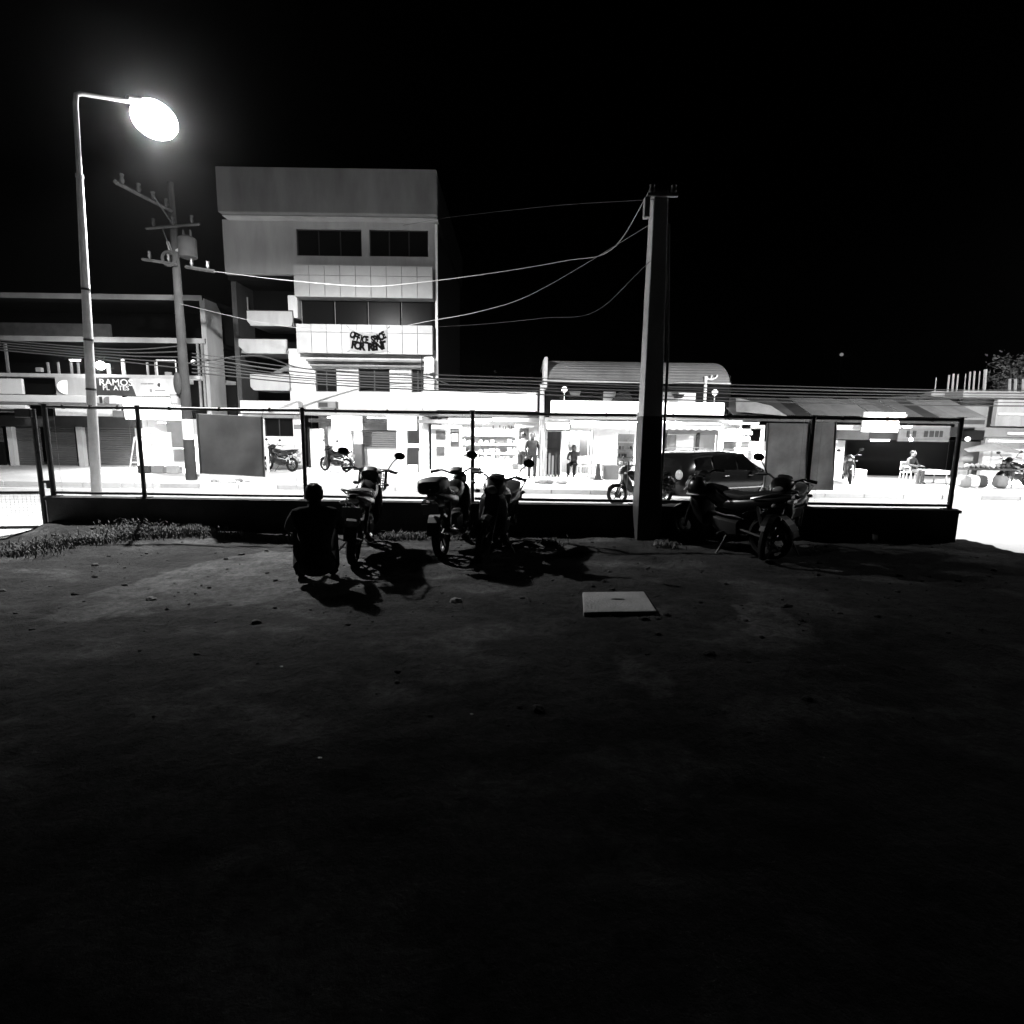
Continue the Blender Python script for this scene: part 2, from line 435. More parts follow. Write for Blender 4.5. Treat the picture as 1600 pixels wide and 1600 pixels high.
# gate left of the wall
gx = wx(66, 770, 8.24)
gate = thing('yard_gate', 'wire mesh gate leaf in a dark steel frame left of the wall', 'gate', (gx, 8.24, 0))
ga, gb = Vector((gx, 8.24, 0)), Vector((gx-2.6, 7.75, 0))
def gp(t, z): return (ga.lerp(gb, t)) + Vector((0, 0, z))
for t in (0, 1): part('stile', MB().tube([gp(t, -0.04), gp(t, 1.79)], .034, 8), 'rail', gate, True)
for nm, z in (('bottom_rail', .0), ('middle_rail', ZB), ('top_rail', 1.76)):
    part(nm, MB().tube([gp(.015, z), gp(.985, z)], .026, 8), 'rail', gate, True)
mb = MB()
for k in range(1, 48): mb.tube([gp(k/48, .02), gp(k/48, ZB-.02)], .0016, 3, False)
for k in range(1, 12): mb.tube([gp(.01, .02+(ZB-.04)*k/12), gp(.99, .02+(ZB-.04)*k/12)], .0016, 3, False)
part('wire_mesh', mb, 'galv', gate)
lt = part('latch', MB().box(gx+.03, gx+.145, 8.22, 8.26, .68, .72).box(gx+.09, gx+.145, 8.22, 8.26, .60, .679), 'rail', gate)
part('hinge_box', MB().box(gx-.22, gx+.02, 8.17, 8.22, 1.66, 1.79), 'rail', gate, bevel=.01)

# sheets hung on the street side of the fence
def tarp(name, label, corners, Y, cloth='tarp'):
    pts = [W(*c, Y) for c in corners]          # tl, tr, br, bl
    n = 14; mb = MB()
    c0 = sum(pts, Vector())/4; c0.z = min(p.z for p in pts)
    for side in (0, 1):
        g = []
        for j in range(n+1):
            for i in range(n+1):
                u, v = i/n, j/n
                p = pts[0].lerp(pts[1], u).lerp(pts[3].lerp(pts[2], u), v)
                p = p + Vector((0, .02*math.sin(u*9+v*3)*v + .01*noise.noise(Vector((u*4, v*4, Y+len(label)))) + side*.004, 0)) - c0
                g.append(p)
        i0 = len(mb.v); mb.v += g
        for j in range(n):
            for i in range(n):
                a = i0+j*(n+1)+i
                mb.f.append((a, a+n+1, a+n+2, a+1) if side == 0 else (a, a+1, a+n+2, a+n+1))
    o = thing(name, label, 'tarpaulin', c0, group='tarpaulins on the fence')
    part('sheet', mb, cloth, o, True, local=True)
    for k, pp in enumerate(((0, 0), (1, 1))):
        q = pts[pp[0]] - c0
        part('tie_string', MB().tube([q, q + Vector((.03*(1 if k else -1), -.01, ZT-pts[pp[0]].z-.02))], .004, 4), 'cable', o, local=True)
    # rolled light hems at both sides
    for a, b in ((0, 3), (1, 2)):
        part('hem', MB().tube([pts[a]-c0, pts[b]-c0], .016, 6), 'tarp', o, True, local=True)
    return o
tarp('tarpaulin', 'plain grey tarpaulin hanging alone in the left half of the fence', [(308, 646), (409, 651), (413, 745), (314, 740)], 8.36)
tarp('tarpaulin', 'grey stained tarpaulin left of a fence post behind the right motorcycles', [(1200, 661), (1264, 662), (1257, 766), (1194, 762)], 8.36, 'tarp_bright')
tarp('tarpaulin', 'narrow grey tarpaulin right of a fence post, nearest the dark opening', [(1266, 660), (1306, 660), (1300, 766), (1259, 766)], 8.36, 'tarp_bright')

# concrete electric pole in the yard
cp = thing('concrete_pole', 'tall tapered concrete electric pole standing against the yard wall', 'pole', (2.0, 7.98, 0))
xl, xr = wx(999, 770, 7.8), wx(1035, 770, 7.8)
lo = [(xl, 7.8, -.3), (xr, 7.8, -.3), (xr, 8.17, -.3), (xl, 8.17, -.3)]
ztp = wz(1030, 296, 7.85); xt0, xt1 = wx(1021, 330, 7.85), wx(1043, 330, 7.85)
hi = [(xt0, 7.85, ztp), (xt1, 7.85, ztp), (xt1, 8.12, ztp), (xt0, 8.12, ztp)]
part('shaft', MB().hexa(lo, hi), 'polec', cp, bevel=.012)
def pole_at(z):
    u = (z+.3)/(ztp+.3); return [Vector(a).lerp(Vector(b), u) for a, b in zip(lo, hi)]
def grow(q, g): c_ = sum(q, Vector())/4; return [c_+Vector(((p.x-c_.x)*g, (p.y-c_.y)*g, p.z-c_.z)) for p in q]
pbase = part('shade_sleeve', MB().hexa(grow(pole_at(-.2), 1.03), grow(pole_at(ZT-.02), 1.03)), 'black', cp, bevel=.01); pbase['label'] = 'black sleeve standing in for shade on the lower part'  # black sleeve put on in place of shade below the fence top
br = part('bracket', MB().box(xt0-.10, xt1+.12, 7.80, 7.845, ztp-.10, ztp-.06).box(xt0-.13, xt0-.06, 7.80, 7.9, ztp-.36, ztp-.11), 'galv', cp)
for dx in (xt0-.04, xt1+.06):
    part('insulator', MB().tube([(dx, 7.82, ztp-.06), (dx, 7.82, ztp-.03), (dx, 7.82, ztp+.01), (dx, 7.82, ztp+.04)], [.03, .045, .03, .04], 10), 'ceramic', br, True)
part('meter_conduit', MB().tube([(xr+.03, 7.95, 0.0), (xr+.01, 7.95, 2.6), (xt1+.05, 7.95, ztp-.4)], .02, 8), 'black', cp, True)
# ------------------------------------------------------------------ street lamp
LY = 10.5
base = W(152, 770, LY); top = W(117, 141, LY)
sl = thing('street_lamp', 'tall slim galvanised street lamp with one lit head behind the fence', 'street lamp', (base.x, LY, SZ))
bx = base.x - .04; tx = top.x
head = W(236, 176, 11.9)
def lp(z): return (bx + (tx-bx)*(z-SZ)/(top.z-SZ), LY, z)
zt = top.z
part('pole', MB().tube([lp(SZ), lp(1.2), lp(3), lp(5), lp(zt-1.4)], [.09, .085, .075, .062, .052], 14), 'lampole', sl, True)
part('base_flange', MB().box(bx-.2, bx+.2, LY-.2, LY+.2, SZ, SZ+.03), 'galv', sl)
part('collar', MB().tube([lp(zt-1.42), lp(zt-1.36)], .062, 12), 'galv', sl, True)
p0 = Vector(lp(zt-1.38)); p1 = Vector(lp(zt-.2)); hd = (head - Vector(lp(zt))); hdn = Vector((hd.x, hd.y, 0)).normalized()
arm = [p0, p1, Vector(lp(zt-.06)) + hdn*.02, Vector(lp(zt)) + hdn*.10, head - hdn*.42 + Vector((0,0,-.02))]
part('arm', MB().tube(arm, [.045, .042, .04, .038, .034], 10), 'lampole', sl, True)
for k in range(3): part('band_clamp', MB().tube([lp(2.2+k*.9), lp(2.24+k*.9)], .088-.006*k, 10), 'dgrey', sl, True)
ang = math.atan2(hdn.y, hdn.x)
RM = Matrix.Translation(head) @ Matrix.Rotation(ang, 4, 'Z') @ Matrix.Rotation(R(-4), 4, 'Y')
def trm(mb, m): mb.v = [m @ v for v in mb.v]; return mb
part('lamp_housing', trm(MB().loft([((-.48,0,.06), .05, .04), ((-.36,0,.07), .12, .06), ((-.1,0,.09), .20, .075), ((.25,0,.085), .20, .07), ((.42,0,.06), .12, .05), ((.47,0,.05), .04, .03)], 16), RM), 'galv', sl, True)
mlens = emit('street_lamp_glass', E_LENS)
part('lamp_glass', trm(MB().ell((.06, 0, -.10), .43, .37, .33, 22, 14), RM), mlens, sl, True)
lamp('street_lamp_light', 'SPOT', sl, head + Vector((0, 0, -.50)), P_STREET, (0.0, 0.364, -1), size=.10, angle=154, blend=.42)

s2 = copy_tree(sl); s2.location = (sl.location.x + 23.0, LY, SZ)
for ch_ in s2.children:
    if ch_.type == 'LIGHT': ch_.rotation_euler = Vector((0, .72, -1)).to_track_quat('-Z', 'Y').to_euler()   # its head is tipped further over the road
tag(s2, 'matching street lamp further along the road to the right', 'street lamp')

# ------------------------------------------------------------------ utility pole across the road
UY = 18.0
ub = W(299, 745, UY); ut = W(266, 285, UY)
up = thing('utility_pole', 'old utility pole with crossarms and transformer left of the tall building', 'utility pole', (ub.x, UY, PZ))
def upt(z): return Vector((ub.x + (ut.x-ub.x)*(z-PZ)/(ut.z-PZ), UY, z))
part('shaft', MB().tube([upt(PZ), upt(2), upt(5), upt(ut.z)], [.17, .155, .13, .085], 14), 'upole', up, True)
part('poster_band', MB().tube([upt(1.1), upt(1.75)], .163, 14, False), 'white', up, True)
mb = part('meter_box', MB().box(ub.x-.44, ub.x-.17, UY-.12, UY+.1, wz(285, 633, UY), wz(285, 616, UY)), 'grey', up, bevel=.01)
part('meter_dial', MB().box(ub.x-.40, ub.x-.21, UY-.127, UY-.121, wz(285, 630, UY), wz(285, 619, UY)), 'conc', mb)
part('lashed_cables', MB().ell(upt(wz(290, 600, UY)) + Vector((-.12, -.18, 0)), .13, .09, .36), 'cable', up, True)
def crossarm(a, b, m='wood', insul=3, th=.055):
    a, b = Vector(a), Vector(b); d = (b-a).normalized()
    ca = part('crossarm', MB().tube([a, b], th, 4), m, up)
    for k in range(insul):
        p = a.lerp(b, (k+.4)/(insul-.2))
        part('insulator', MB().tube([p+Vector((0,0,.04)), p+Vector((0,0,.12)), p+Vector((0,0,.2)), p+Vector((0,0,.26))], [.03, .06, .04, .06], 8), 'ceramic', ca, True)
    return ca
zA = wz(270, 332, UY); t = upt(zA)
crossarm(t + Vector((.05, -.14, 0)), W(180, 284, 14.2), insul=4)
crossarm(W(228, 357, UY-.2), W(312, 350, UY-.2), insul=3, th=.045)
crossarm(W(222, 405, UY-.2), W(276, 413, UY-.2), insul=2, th=.045)
crossarm(W(290, 417, UY-.2), W(335, 424, UY-.6), 'wood', insul=2, th=.05)
part('brace', MB().tube([W(252, 352, UY-.18), W(272, 405, UY-.18)], .022, 5), 'wood', up)
part('brace', MB().tube([W(236, 300, 15.6), upt(wz(270, 352, UY))], .022, 5), 'wood', up)
tc = W(293, 386, UY-.25)
tr = part('transformer', MB().tube([tc+Vector((0,0,-.33)), tc+Vector((0,0,-.3)), tc+Vector((0,0,.24)), tc+Vector((0,0,.30))], [.2, .26, .26, .18], 14), 'upole', up, True)
for dx in (-.1, .12): part('bushing', MB().tube([tc+Vector((dx,0,.30)), tc+Vector((dx,0,.5))], [.05, .025], 8), 'ceramic', tr, True)
part('cable_coil', MB().torus(upt(wz(292, 402, UY))+Vector((-.1, -.2, -.1)), .2, .05, 14, 6), 'cable', up, True)
part('mounting_arm', MB().tube([tc+Vector((-.2,0,-.05)), upt(tc.z-.05)], .04, 6), 'galv', up)
part('cutout_fuse', MB().tube([W(262, 378, UY-.15), W(268, 398, UY-.15)], .05, 6), 'grey', up)
# ------------------------------------------------------------------ buildings across the road
def pb(name, root, l, r, t, b, Y0, Y1, m, bevel=0.0):
    cx, cy = (l+r)/2, (t+b)/2
    return part(name, MB().box(wx(l, cy, Y0), wx(r, cy, Y0), Y0, Y1, wz(cx, b, Y0), wz(cx, t, Y0)), m, root, bevel=bevel)
def prect(l, r, t, b, Y):
    cx, cy = (l+r)/2, (t+b)/2
    return wx(l, cy, Y), wx(r, cy, Y), wz(cx, b, Y), wz(cx, t, Y)
def window(root, l, r, t, b, Y, mull=1, frame='black', glass='glass', depth=.1):
    x0, x1, z0, z1 = prect(l, r, t, b, Y)
    w = part('window', MB().box(x0, x1, Y+depth, Y+depth+.02, z0, z1), glass, root)
    fr = MB(); f = .04
    fr.box(x0, x0+f, Y+depth-.03, Y+depth-.002, z0, z1).box(x1-f, x1, Y+depth-.03, Y+depth-.002, z0, z1)
    fr.box(x0+f, x1-f, Y+depth-.03, Y+depth-.002, z0, z0+f).box(x0+f, x1-f, Y+depth-.03, Y+depth-.002, z1-f, z1)
    for k in range(1, mull+1):
        c = x0+(x1-x0)*k/(mull+1); fr.box(c-f/2, c+f/2, Y+depth-.03, Y+depth-.002, z0+f, z1-f)
    part('frame', fr, frame, w)
    return w
def tube_light(root, a, b, watts, name='tube_light', direction=(0,0,-1), angle=150, mat_='tube', light=True):
    a, b = Vector(a), Vector(b); c = (a+b)/2
    t = part(name, MB().tube([a, b], .02, 8), mat_, root, True)
    part('batten', MB().box(min(a.x,b.x)-.03, max(a.x,b.x)+.03, c.y-.03, c.y+.03, c.z+.022, c.z+.06), 'white', t)
    if light:
        lamp('tube_glow', 'AREA', root, c + Vector(direction).normalized()*.05, watts*P_SHOP, direction, size=max(.3, (b-a).length), size_y=.06, angle=angle)
    return t
def shutter(root, l, r, t, b, Y, m='shutter', name='roller_shutter'):
    x0, x1, z0, z1 = prect(l, r, t, b, Y); mb = MB(); n = max(4, int((z1-z0)/.09)); prof = []
    for k in range(n):
        za, zb = z0+(z1-z0)*k/n, z0+(z1-z0)*(k+1)/n
        mb.quad((x0,Y,za),(x1,Y,za),(x1,Y-.018,(za+zb)/2),(x0,Y-.018,(za+zb)/2)); mb.quad((x0,Y-.018,(za+zb)/2),(x1,Y-.018,(za+zb)/2),(x1,Y,zb),(x0,Y,zb))
    o = part(name, mb, m, root)
    part('bottom_bar', MB().box(x0, x1, Y-.03, Y-.02, z0, z0+.06), 'alu', o)
    return o

FYB = 23.0
# ---- tall office building
oc = W(510, 735, FYB)
B = thing('office_building', 'tall four storey office building with dark parapet and for rent banner', 'building', (oc.x, FYB, PZ))
# parapet box at the top, hanging over the facade
x0, x1, z0, z1 = prect(338, 682, 262, 333, 22.2)
part('parapet', MB().box(x0, x1, 22.2, 22.5, z0, z1), 'parapet', B, bevel=.02); part('parapet_rear_shade', MB().box(x0, x1-.02, 22.503, 33, z0, z1-.02), 'dark', B)  # rear of the parapet coloured near black for its unlit side
part('soffit', MB().box(x0, x1-.03, 22.51, 23.1, z0-.03, z0-.004), 'plasterg', B)
zp = z0
bx0, bx1 = wx(349, 380, FYB), wx(681, 400, FYB)
# upper wall
_, _, zw0, _ = prect(349, 681, 336, 430, FYB)
w1, w2 = prect(463, 565, 358, 400, FYB), prect(577, 669, 359, 401, FYB)
part('upper_wall', MB().wall(bx0, bx1, zw0, zp, FYB, FYB+.2, [w1, w2]), 'plasterg', B)
window(B, 463, 565, 358, 400, FYB, 2); window(B, 577, 669, 359, 401, FYB, 2)
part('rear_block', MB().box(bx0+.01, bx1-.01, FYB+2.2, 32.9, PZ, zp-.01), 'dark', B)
part('side_wall', MB().box(bx1-.22, bx1-.003, FYB+.203, FYB+2.19, PZ, zp-.012), 'dark', B)  # this side and the rear block coloured near black in place of shade
part('floor_slab', MB().box(bx0, bx1-.23, FYB+.203, FYB+2.19, zw0-.18, zw0+.02), 'dark', B)
# projecting cladding bands, each panel its own piece
def band(l, r, t, b, Y, ncol, rows):
    x0, x1, z0, z1 = prect(l, r, t, b, Y)
    core = part('spandrel', MB().box(x0+.02, x1-.02, Y+.03, FYB+.25, z0+.01, z1-.01), 'concd', B)
    zz = [z1]
    for q in rows: zz.append(z1-(z1-z0)*q)
    for i in range(ncol):
        for j in range(len(zz)-1):
            a, c = x0+(x1-x0)*i/ncol, x0+(x1-x0)*(i+1)/ncol
            d = random.uniform(0, .006)
            part('cladding_panel', MB().box(a+.012, c-.012, Y-d, Y+.03, zz[j+1]+.010, zz[j]-.010), 'tile', core)
    return x0, x1, z0, z1
band(459, 676, 415, 465, 22.55, 9, (.32, 1))
band(463, 676, 507, 553, 22.55, 9, (.28, 1))
# window strips between bands
def strip(l, r, t, b, panes):
    x0, x1, z0, z1 = prect(l, r, t, b, FYB)
    part('strip_back', MB().box(x0, x1, FYB+.36, FYB+.4, z0-.1, z1+.1), 'dark', B)
    for k in range(panes):
        a, c = x0+(x1-x0)*k/panes, x0+(x1-x0)*(k+1)/panes
        p = part('window', MB().box(a+.03, c-.03, FYB+.22, FYB+.235, z0, z1), 'glass', B)
        part('frame', MB().box(a+.03, a+.055, FYB+.19, FYB+.218, z0, z1), 'grey', p)
strip(467, 677, 462, 508, 4)
part('lintel', MB().box(wx(459, 410, FYB), bx1-.23, FYB+.21, FYB+2.1, wz(560, 412, FYB), wz(560, 406, FYB)), 'plasterg', B)
# second floor wall with small windows
x0, x1, z0, z1 = prect(466, 681, 556, 645, FYB)
hs = [prect(493, 526, 576, 612, FYB), prect(560, 609, 576, 612, FYB), prect(643, 662, 577, 613, FYB)]
part('lower_wall', MB().wall(x0, bx1, z0, z1+.25, FYB, FYB+.2, hs), 'plaster', B)
for a in ((493, 526, 576, 612), (560, 609, 576, 612), (643, 662, 577, 613)): window(B, *a, FYB, 1)
part('louvre_ledge', MB().box(wx(478, 560, 22.7), wx(662, 560, 22.7), 22.66, FYB-.003, wz(560, 565, 22.7), wz(560, 562, 22.7)).box(wx(484, 571, 22.7), wx(660, 571, 22.7), 22.7, FYB-.003, wz(560, 573, 22.7), wz(560, 570.5, 22.7)), 'concd', B)
g = pb('air_conditioner', B, 496, 524, 627, 638, 22.6, FYB-.004, 'grey', .01)
part('grille', MB().box(wx(498,632,22.6), wx(512,632,22.6), 22.585, 22.597, wz(505,636,22.6), wz(505,629,22.6)), 'dgrey', g)
part('drain_pipe', MB().tube([Vector((bx1+.03, FYB-.08, wz(680, 640, FYB))), Vector((bx1+.03, FYB-.08, zp-.1))], .055, 8), 'white', B, True)
# stair recess with balconies on the left
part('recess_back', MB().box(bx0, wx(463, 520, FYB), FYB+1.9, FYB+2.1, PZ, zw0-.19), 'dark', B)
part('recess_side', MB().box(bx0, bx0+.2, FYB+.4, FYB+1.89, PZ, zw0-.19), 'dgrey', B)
part('corner_pier', MB().box(wx(451, 478, FYB), wx(465.5, 478, FYB), FYB-.05, FYB+.45, wz(458, 497, FYB), wz(458, 462, FYB)), 'plaster', B)
part('corner_pier', MB().box(wx(453, 600, FYB), wx(465.8, 600, FYB), FYB-.02, FYB+.45, wz(460, 645, FYB), wz(460, 545, FYB)), 'plaster', B)
for (l, r, t, b, ch) in ((386, 457, 486, 509, 6), (373, 448, 530, 552, 10), (391, 452, 585, 610, 5)):
    x0, x1, z0, z1 = prect(l, r, t, b, FYB-.2); q = ch*.027
    p = part('balcony', MB().prism([(x0+q, z0), (x1-q*.3, z0), (x1, z0+q), (x1, z1), (x0, z1), (x0, z0+q)], FYB-.2, FYB-.08), 'plasterg', B)
    part('balcony_slab', MB().box(x0+.05, x1, FYB-.078, FYB+1.88, z0+.02, z0+.14), 'concd', p)
    part('balcony_rail', MB().tube([(x0, FYB-.14, z1+.03), (x1, FYB-.14, z1+.03)], .02, 6), 'black', p)
part('stair_flight', MB().prism([(wx(395,560,FYB), wz(395,585,FYB)), (wx(450,560,FYB), wz(450,560,FYB)), (wx(450,560,FYB), wz(450,567,FYB)), (wx(395,560,FYB), wz(395,592,FYB))], FYB+.9, FYB+1.7), 'concd', B)
part('stair_window', MB().box(wx(368, 470, FYB)-.02, wx(368, 470, FYB)+.03, FYB+1.0, FYB+1.06, wz(368, 485, FYB), wz(368, 455, FYB)), 'alu', B)
pb('entrance_canopy', B, 375, 466, 626, 646, FYB-.5, FYB+.2, 'plaster', .02)
# ground floor
zc = wz(560, 645, FYB)
part('ground_ceiling', MB().box(wx(466, 645, FYB), bx1-.23, FYB-.3, FYB+2.15, zc-.12, zc-.003), 'plasterg', B)
x0, x1, _, _ = prect(375, 474, 650, 735, FYB)
h = prect(413, 458, 653, 682, FYB)
part('shop_wall', MB().wall(x0, x1, PZ, zc-.13, FYB, FYB+.2, [h]), 'white', B)
window(B, 413, 458, 653, 682, FYB, 1, 'black')
pb('notice', B, 459, 471, 663, 671, FYB-.02, FYB-.004, 'grey')
part('lobby_back', MB().box(x1, bx1-.23, FYB+1.9, FYB+2.1, PZ, zc-.13), 'plasterg', B)
for i, (l, r) in enumerate(((533, 549), (620, 635))):
    x0, x1, _, _ = prect(l, r, 672, 735, FYB-.3)
    part('pillar', MB().box(x0, x1, FYB-.3, FYB+.1, PZ, zc-.125), 'white', B, bevel=.01)
    cl = 540 if i == 0 else 627
    x0, x1, z0, z1 = prect(cl-22, cl+22, 651, 672, FYB-.7)
    bl = part('box_lamp', MB().box(x0, x1, FYB-.7, FYB-.32, z0, z1), 'sign_lit', B, bevel=.02)
    part('lamp_cap', MB().box(x0-.02, x1+.02, FYB-.72, FYB-.32, z1+.001, z1+.03), 'white', bl)
    lamp('box_lamp_glow', 'AREA', B, ((x0+x1)/2, FYB-.5, z0-.03), 60*P_SHOP, (0,-.25,-1), size=1.1, size_y=.3, angle=115)
x0, x1, z0, z1 = prect(485, 508, 670, 733, FYB+1.2)
d = part('lobby_door', MB().box(x0, x1, FYB+1.2, FYB+1.26, PZ, z1), 'white', B)
part('door_frame', MB().box(x0-.09, x0-.003, FYB+1.17, FYB+1.3, PZ, z1+.08).box(x1+.003, x1+.12, FYB+1.17, FYB+1.3, PZ, z1+.08), 'black', d)
shutter(B, 567, 620, 672, 702, FYB+.6); pb('shutter_skirt', B, 567, 620, 702.5, 733, FYB+.56, FYB+.62, 'white')
pb('beam', B, 482, 660, 655, 661, FYB-.15, FYB+.1, 'dgrey')
tube_light(B, (wx(500, 650, FYB), FYB+.9, zc-.2), (wx(530, 650, FYB), FYB+.9, zc-.2), 70)
tube_light(B, (wx(575, 650, FYB), FYB-.1, zc-.2), (wx(605, 650, FYB), FYB-.1, zc-.2), 60)

# banner on the cladding
x0, x1, z0, z1 = prect(546, 605, 513, 548, 22.5)
bn = thing('rent_banner', 'white sagging cloth banner reading office space for rent', 'banner', ((x0+x1)/2, 22.5, z0))
mb = MB(); n = 12
for i in range(n):
    u0, u1 = i/n, (i+1)/n
    def sg(u): return -.28*(1-(2*u-1)**2)*(z1-z0)*.9
    def sl2(u): return -.10*(1-(2*u-1)**2)*(z1-z0)
    a, b_ = x0+(x1-x0)*u0, x0+(x1-x0)*u1
    mb.quad((a, 22.5, z0+sl2(u0)), (b_, 22.5, z0+sl2(u1)), (b_, 22.5, z1+sg(u1)), (a, 22.5, z1+sg(u0)))
o = part('cloth', mb, 'banner', bn)
s_ = o.modifiers.new('thick', 'SOLIDIFY'); s_.thickness = .01
def arc_text(txt, zc_, size, sag, bold, sxx):
    n = len(txt)
    for k, chh in enumerate(txt):
        if chh == ' ': continue
        u = (k+.5)/n; a = x0+(x1-x0)*(.05+.9*u)
        zz = zc_ + sag*((2*u-1)**2-1)
        t = text_part('letter', chh, size, 'ink', (a, 22.487, zz), bn, .002, bold, sxx)
        t.rotation_euler = (0, -math.atan(sag*4*(2*u-1)/(x1-x0))*.8, 0)
arc_text('OFFICE SPACE', z0+(z1-z0)*.74, .38, .24, .024, .64)
arc_text('FOR RENT', z0+(z1-z0)*.27, .40, .10, .026, .92)
for x, z in ((x0, z1), (x1, z1), (x0, z0), (x1, z0)):
    part('corner_tie', MB().tube([(x, 22.5, z), (x+(.12 if x > x0 else -.12), 22.53, z+(.1 if z > z0 else -.06))], .008, 4), 'cable', bn)

# vertical blade sign box beside the drain pipe
bs = thing('blade_sign', 'white two part blade sign box on the tall building corner', 'sign', W(671, 612, 22.5))
for (t, b) in ((557, 583), (588, 611)):
    x0, x1, z0, z1 = prect(663, 678, t, b, 22.5)
    part('sign_box', MB().prism([(x0, z0+.08), (x0+.1, z0), (x1, z0+.05), (x1, z1-.1), (x1-.08, z1), (x0, z1-.03)], 22.5, 22.62), 'white', bs)
part('bracket', MB().tube([W(659, 556, 22.58), W(659, 613, 22.58)], .02, 6), 'black', bs)
part('stay', MB().tube([W(659, 585.5, 22.58), W(680, 586, 22.9)], .02, 6), 'black', bs)

# ---- dark terrace building on the left
oc = W(160, 735, FYB)
A = thing('terrace_building', 'dark open terrace building with pale slab edges left of the tall one', 'building', (oc.x, FYB, PZ))
axl, axr = wx(-90, 600, FYB), wx(322, 540, FYB)
zr1, zr0 = wz(160, 460, FYB), wz(160, 468, FYB)
q_ = part('roof_slab', MB().box(axl, axr, FYB-.06, 34, zr0+.02, zr1), 'dark', A); part('slab_edge', MB().box(axl, axr, FYB-.1, FYB-.063, zr0, zr1), 'plasterg', q_)  # slab undersides coloured near black in place of shade; edges stay pale
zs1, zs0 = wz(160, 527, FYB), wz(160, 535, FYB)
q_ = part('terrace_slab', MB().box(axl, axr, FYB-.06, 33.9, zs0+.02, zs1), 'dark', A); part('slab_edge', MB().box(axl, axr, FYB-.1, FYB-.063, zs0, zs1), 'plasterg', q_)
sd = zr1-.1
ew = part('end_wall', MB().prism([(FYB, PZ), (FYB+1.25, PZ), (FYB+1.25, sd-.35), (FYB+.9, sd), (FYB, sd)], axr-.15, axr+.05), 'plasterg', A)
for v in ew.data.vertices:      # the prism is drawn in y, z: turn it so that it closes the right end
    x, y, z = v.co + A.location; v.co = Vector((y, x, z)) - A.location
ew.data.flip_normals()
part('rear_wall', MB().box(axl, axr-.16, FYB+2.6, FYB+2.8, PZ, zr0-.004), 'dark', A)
part('terrace_wall', MB().box(axl, wx(135, 515, FYB), FYB+1.3, FYB+1.45, zs1+.002, zs1+.75), 'concd', A)
zf = wz(160, 586, FYB)
part('gallery_floor', MB().box(axl, axr-.16, FYB-.35, FYB+2.59, zf-.14, zf), 'plaster', A)
for px in (75, 91, 111, 122, 191, 230, 243): pb('mullion', A, px-1.3, px+1.3, 566, 587, FYB+.5, FYB+.56, 'plasterg')
pb('mullion', A, 167, 171, 568, 587, FYB+.2, FYB+.28, 'white'); pb('mullion', A, 190, 194, 561, 587, FYB+.2, FYB+.28, 'white')
window(A, 244, 275, 562, 589, FYB+.2, 0, 'white', 'glass', .05)
for l, r, t, b in ((55, 64, 574, 581), (257, 266, 581, 587)): pb('vent', A, l, r, t, b, FYB-.05, FYB+.1, 'conc', .02)
for px in (13, 311, 318):
    pb('gallery_post', A, px-1.6, px+1.6, 536, 640, FYB-.25, FYB-.18, 'concd')
gl = W(157, 571, FYB-.3)
lo_ = part('globe_lamp', MB().ell(gl, .17, .17, .17), 'bulb', A, True)
part('lamp_stem', MB().tube([gl+Vector((0,.1,.12)), gl+Vector((0,.3,.4))], .02, 6), 'black', lo_)
lamp('globe_glow', 'POINT', A, gl+Vector((0,-.3,0)), 40*P_SHOP, size=.1)
tube_light(A, W(109, 563, FYB+.6), W(125, 563.5, FYB+.6), 0, light=False)
pb('stair_tower_door', A, 303, 317, 570, 640, FYB+.3, FYB+.36, 'dark')
gl = W(302, 565, FYB-.3); part('bulkhead_lamp', MB().ell(gl, .09, .07, .08), 'dimbulb', A, True)
# sign band
def sign(name, l, r, t, b, Y, m, depth=.12): return pb(name, A, l, r, t, b, Y, Y+depth, m, .008)
sign('sign_panel', -60, 34, 591, 615, 22.5, 'white')
pb('dark_bay', A, 37, 86, 591, 616, FYB+.3, FYB+.4, 'dark')
sign('sign_panel', 87, 140, 589, 619, 22.5, 'plaster')
o = part('sign_medallion', MB().tube([W(103, 605, 22.47), W(103, 605, 22.5)], .28, 20), 'white', A, True)
sp = part('name_sign', MB().prism([(wx(141, 604, 22.5), wz(141, 589, 22.5)), (wx(141, 604, 22.5), wz(141, 618, 22.5)), (wx(211, 618, 22.5), wz(211, 618, 22.5)), (wx(201, 589, 22.5), wz(201, 590, 22.5))], 22.5, 22.6), 'dgrey', A)
text_part('letters', 'RAMOS', .36, 'white', W(181, 598, 22.49), sp, .004, .004, 1.15)
text_part('letters', 'PL  ATES', .26, 'white', W(181, 606.5, 22.49), sp, .004, .002, 1.1)
sp2 = part('sign_panel', MB().prism([(wx(203, 604, 22.5), wz(203, 591, 22.5)), (wx(213, 618, 22.5), wz(213, 619, 22.5)), (wx(276, 618, 22.5), wz(276, 619, 22.5)), (wx(276, 590, 22.5), wz(276, 592, 22.5))], 22.5, 22.6), 'plaster', A)
part('emblem', MB().tube([W(249, 601.5, 22.485), W(249, 601.5, 22.499)], .075, 14), 'dgrey', sp2, True)
for l, r, t, b in ((220, 230, 599, 600.5), (231, 240, 599, 600.5), (242, 258, 609.5, 611), (234, 237, 608, 613)): pb('printed_line', sp2, l, r, t, b, 22.487, 22.499, 'grey')
pb('ledge', A, -60, 150, 617, 628, 22.2, 22.9, 'white', .01)
ac = pb('air_conditioner', A, 153, 182, 618, 632, 22.1, 22.45, 'white', .02)
part('fan_grille', MB().tube([W(169, 625.5, 22.08), W(169, 625.5, 22.098)], .15, 18), 'grey', ac, True)
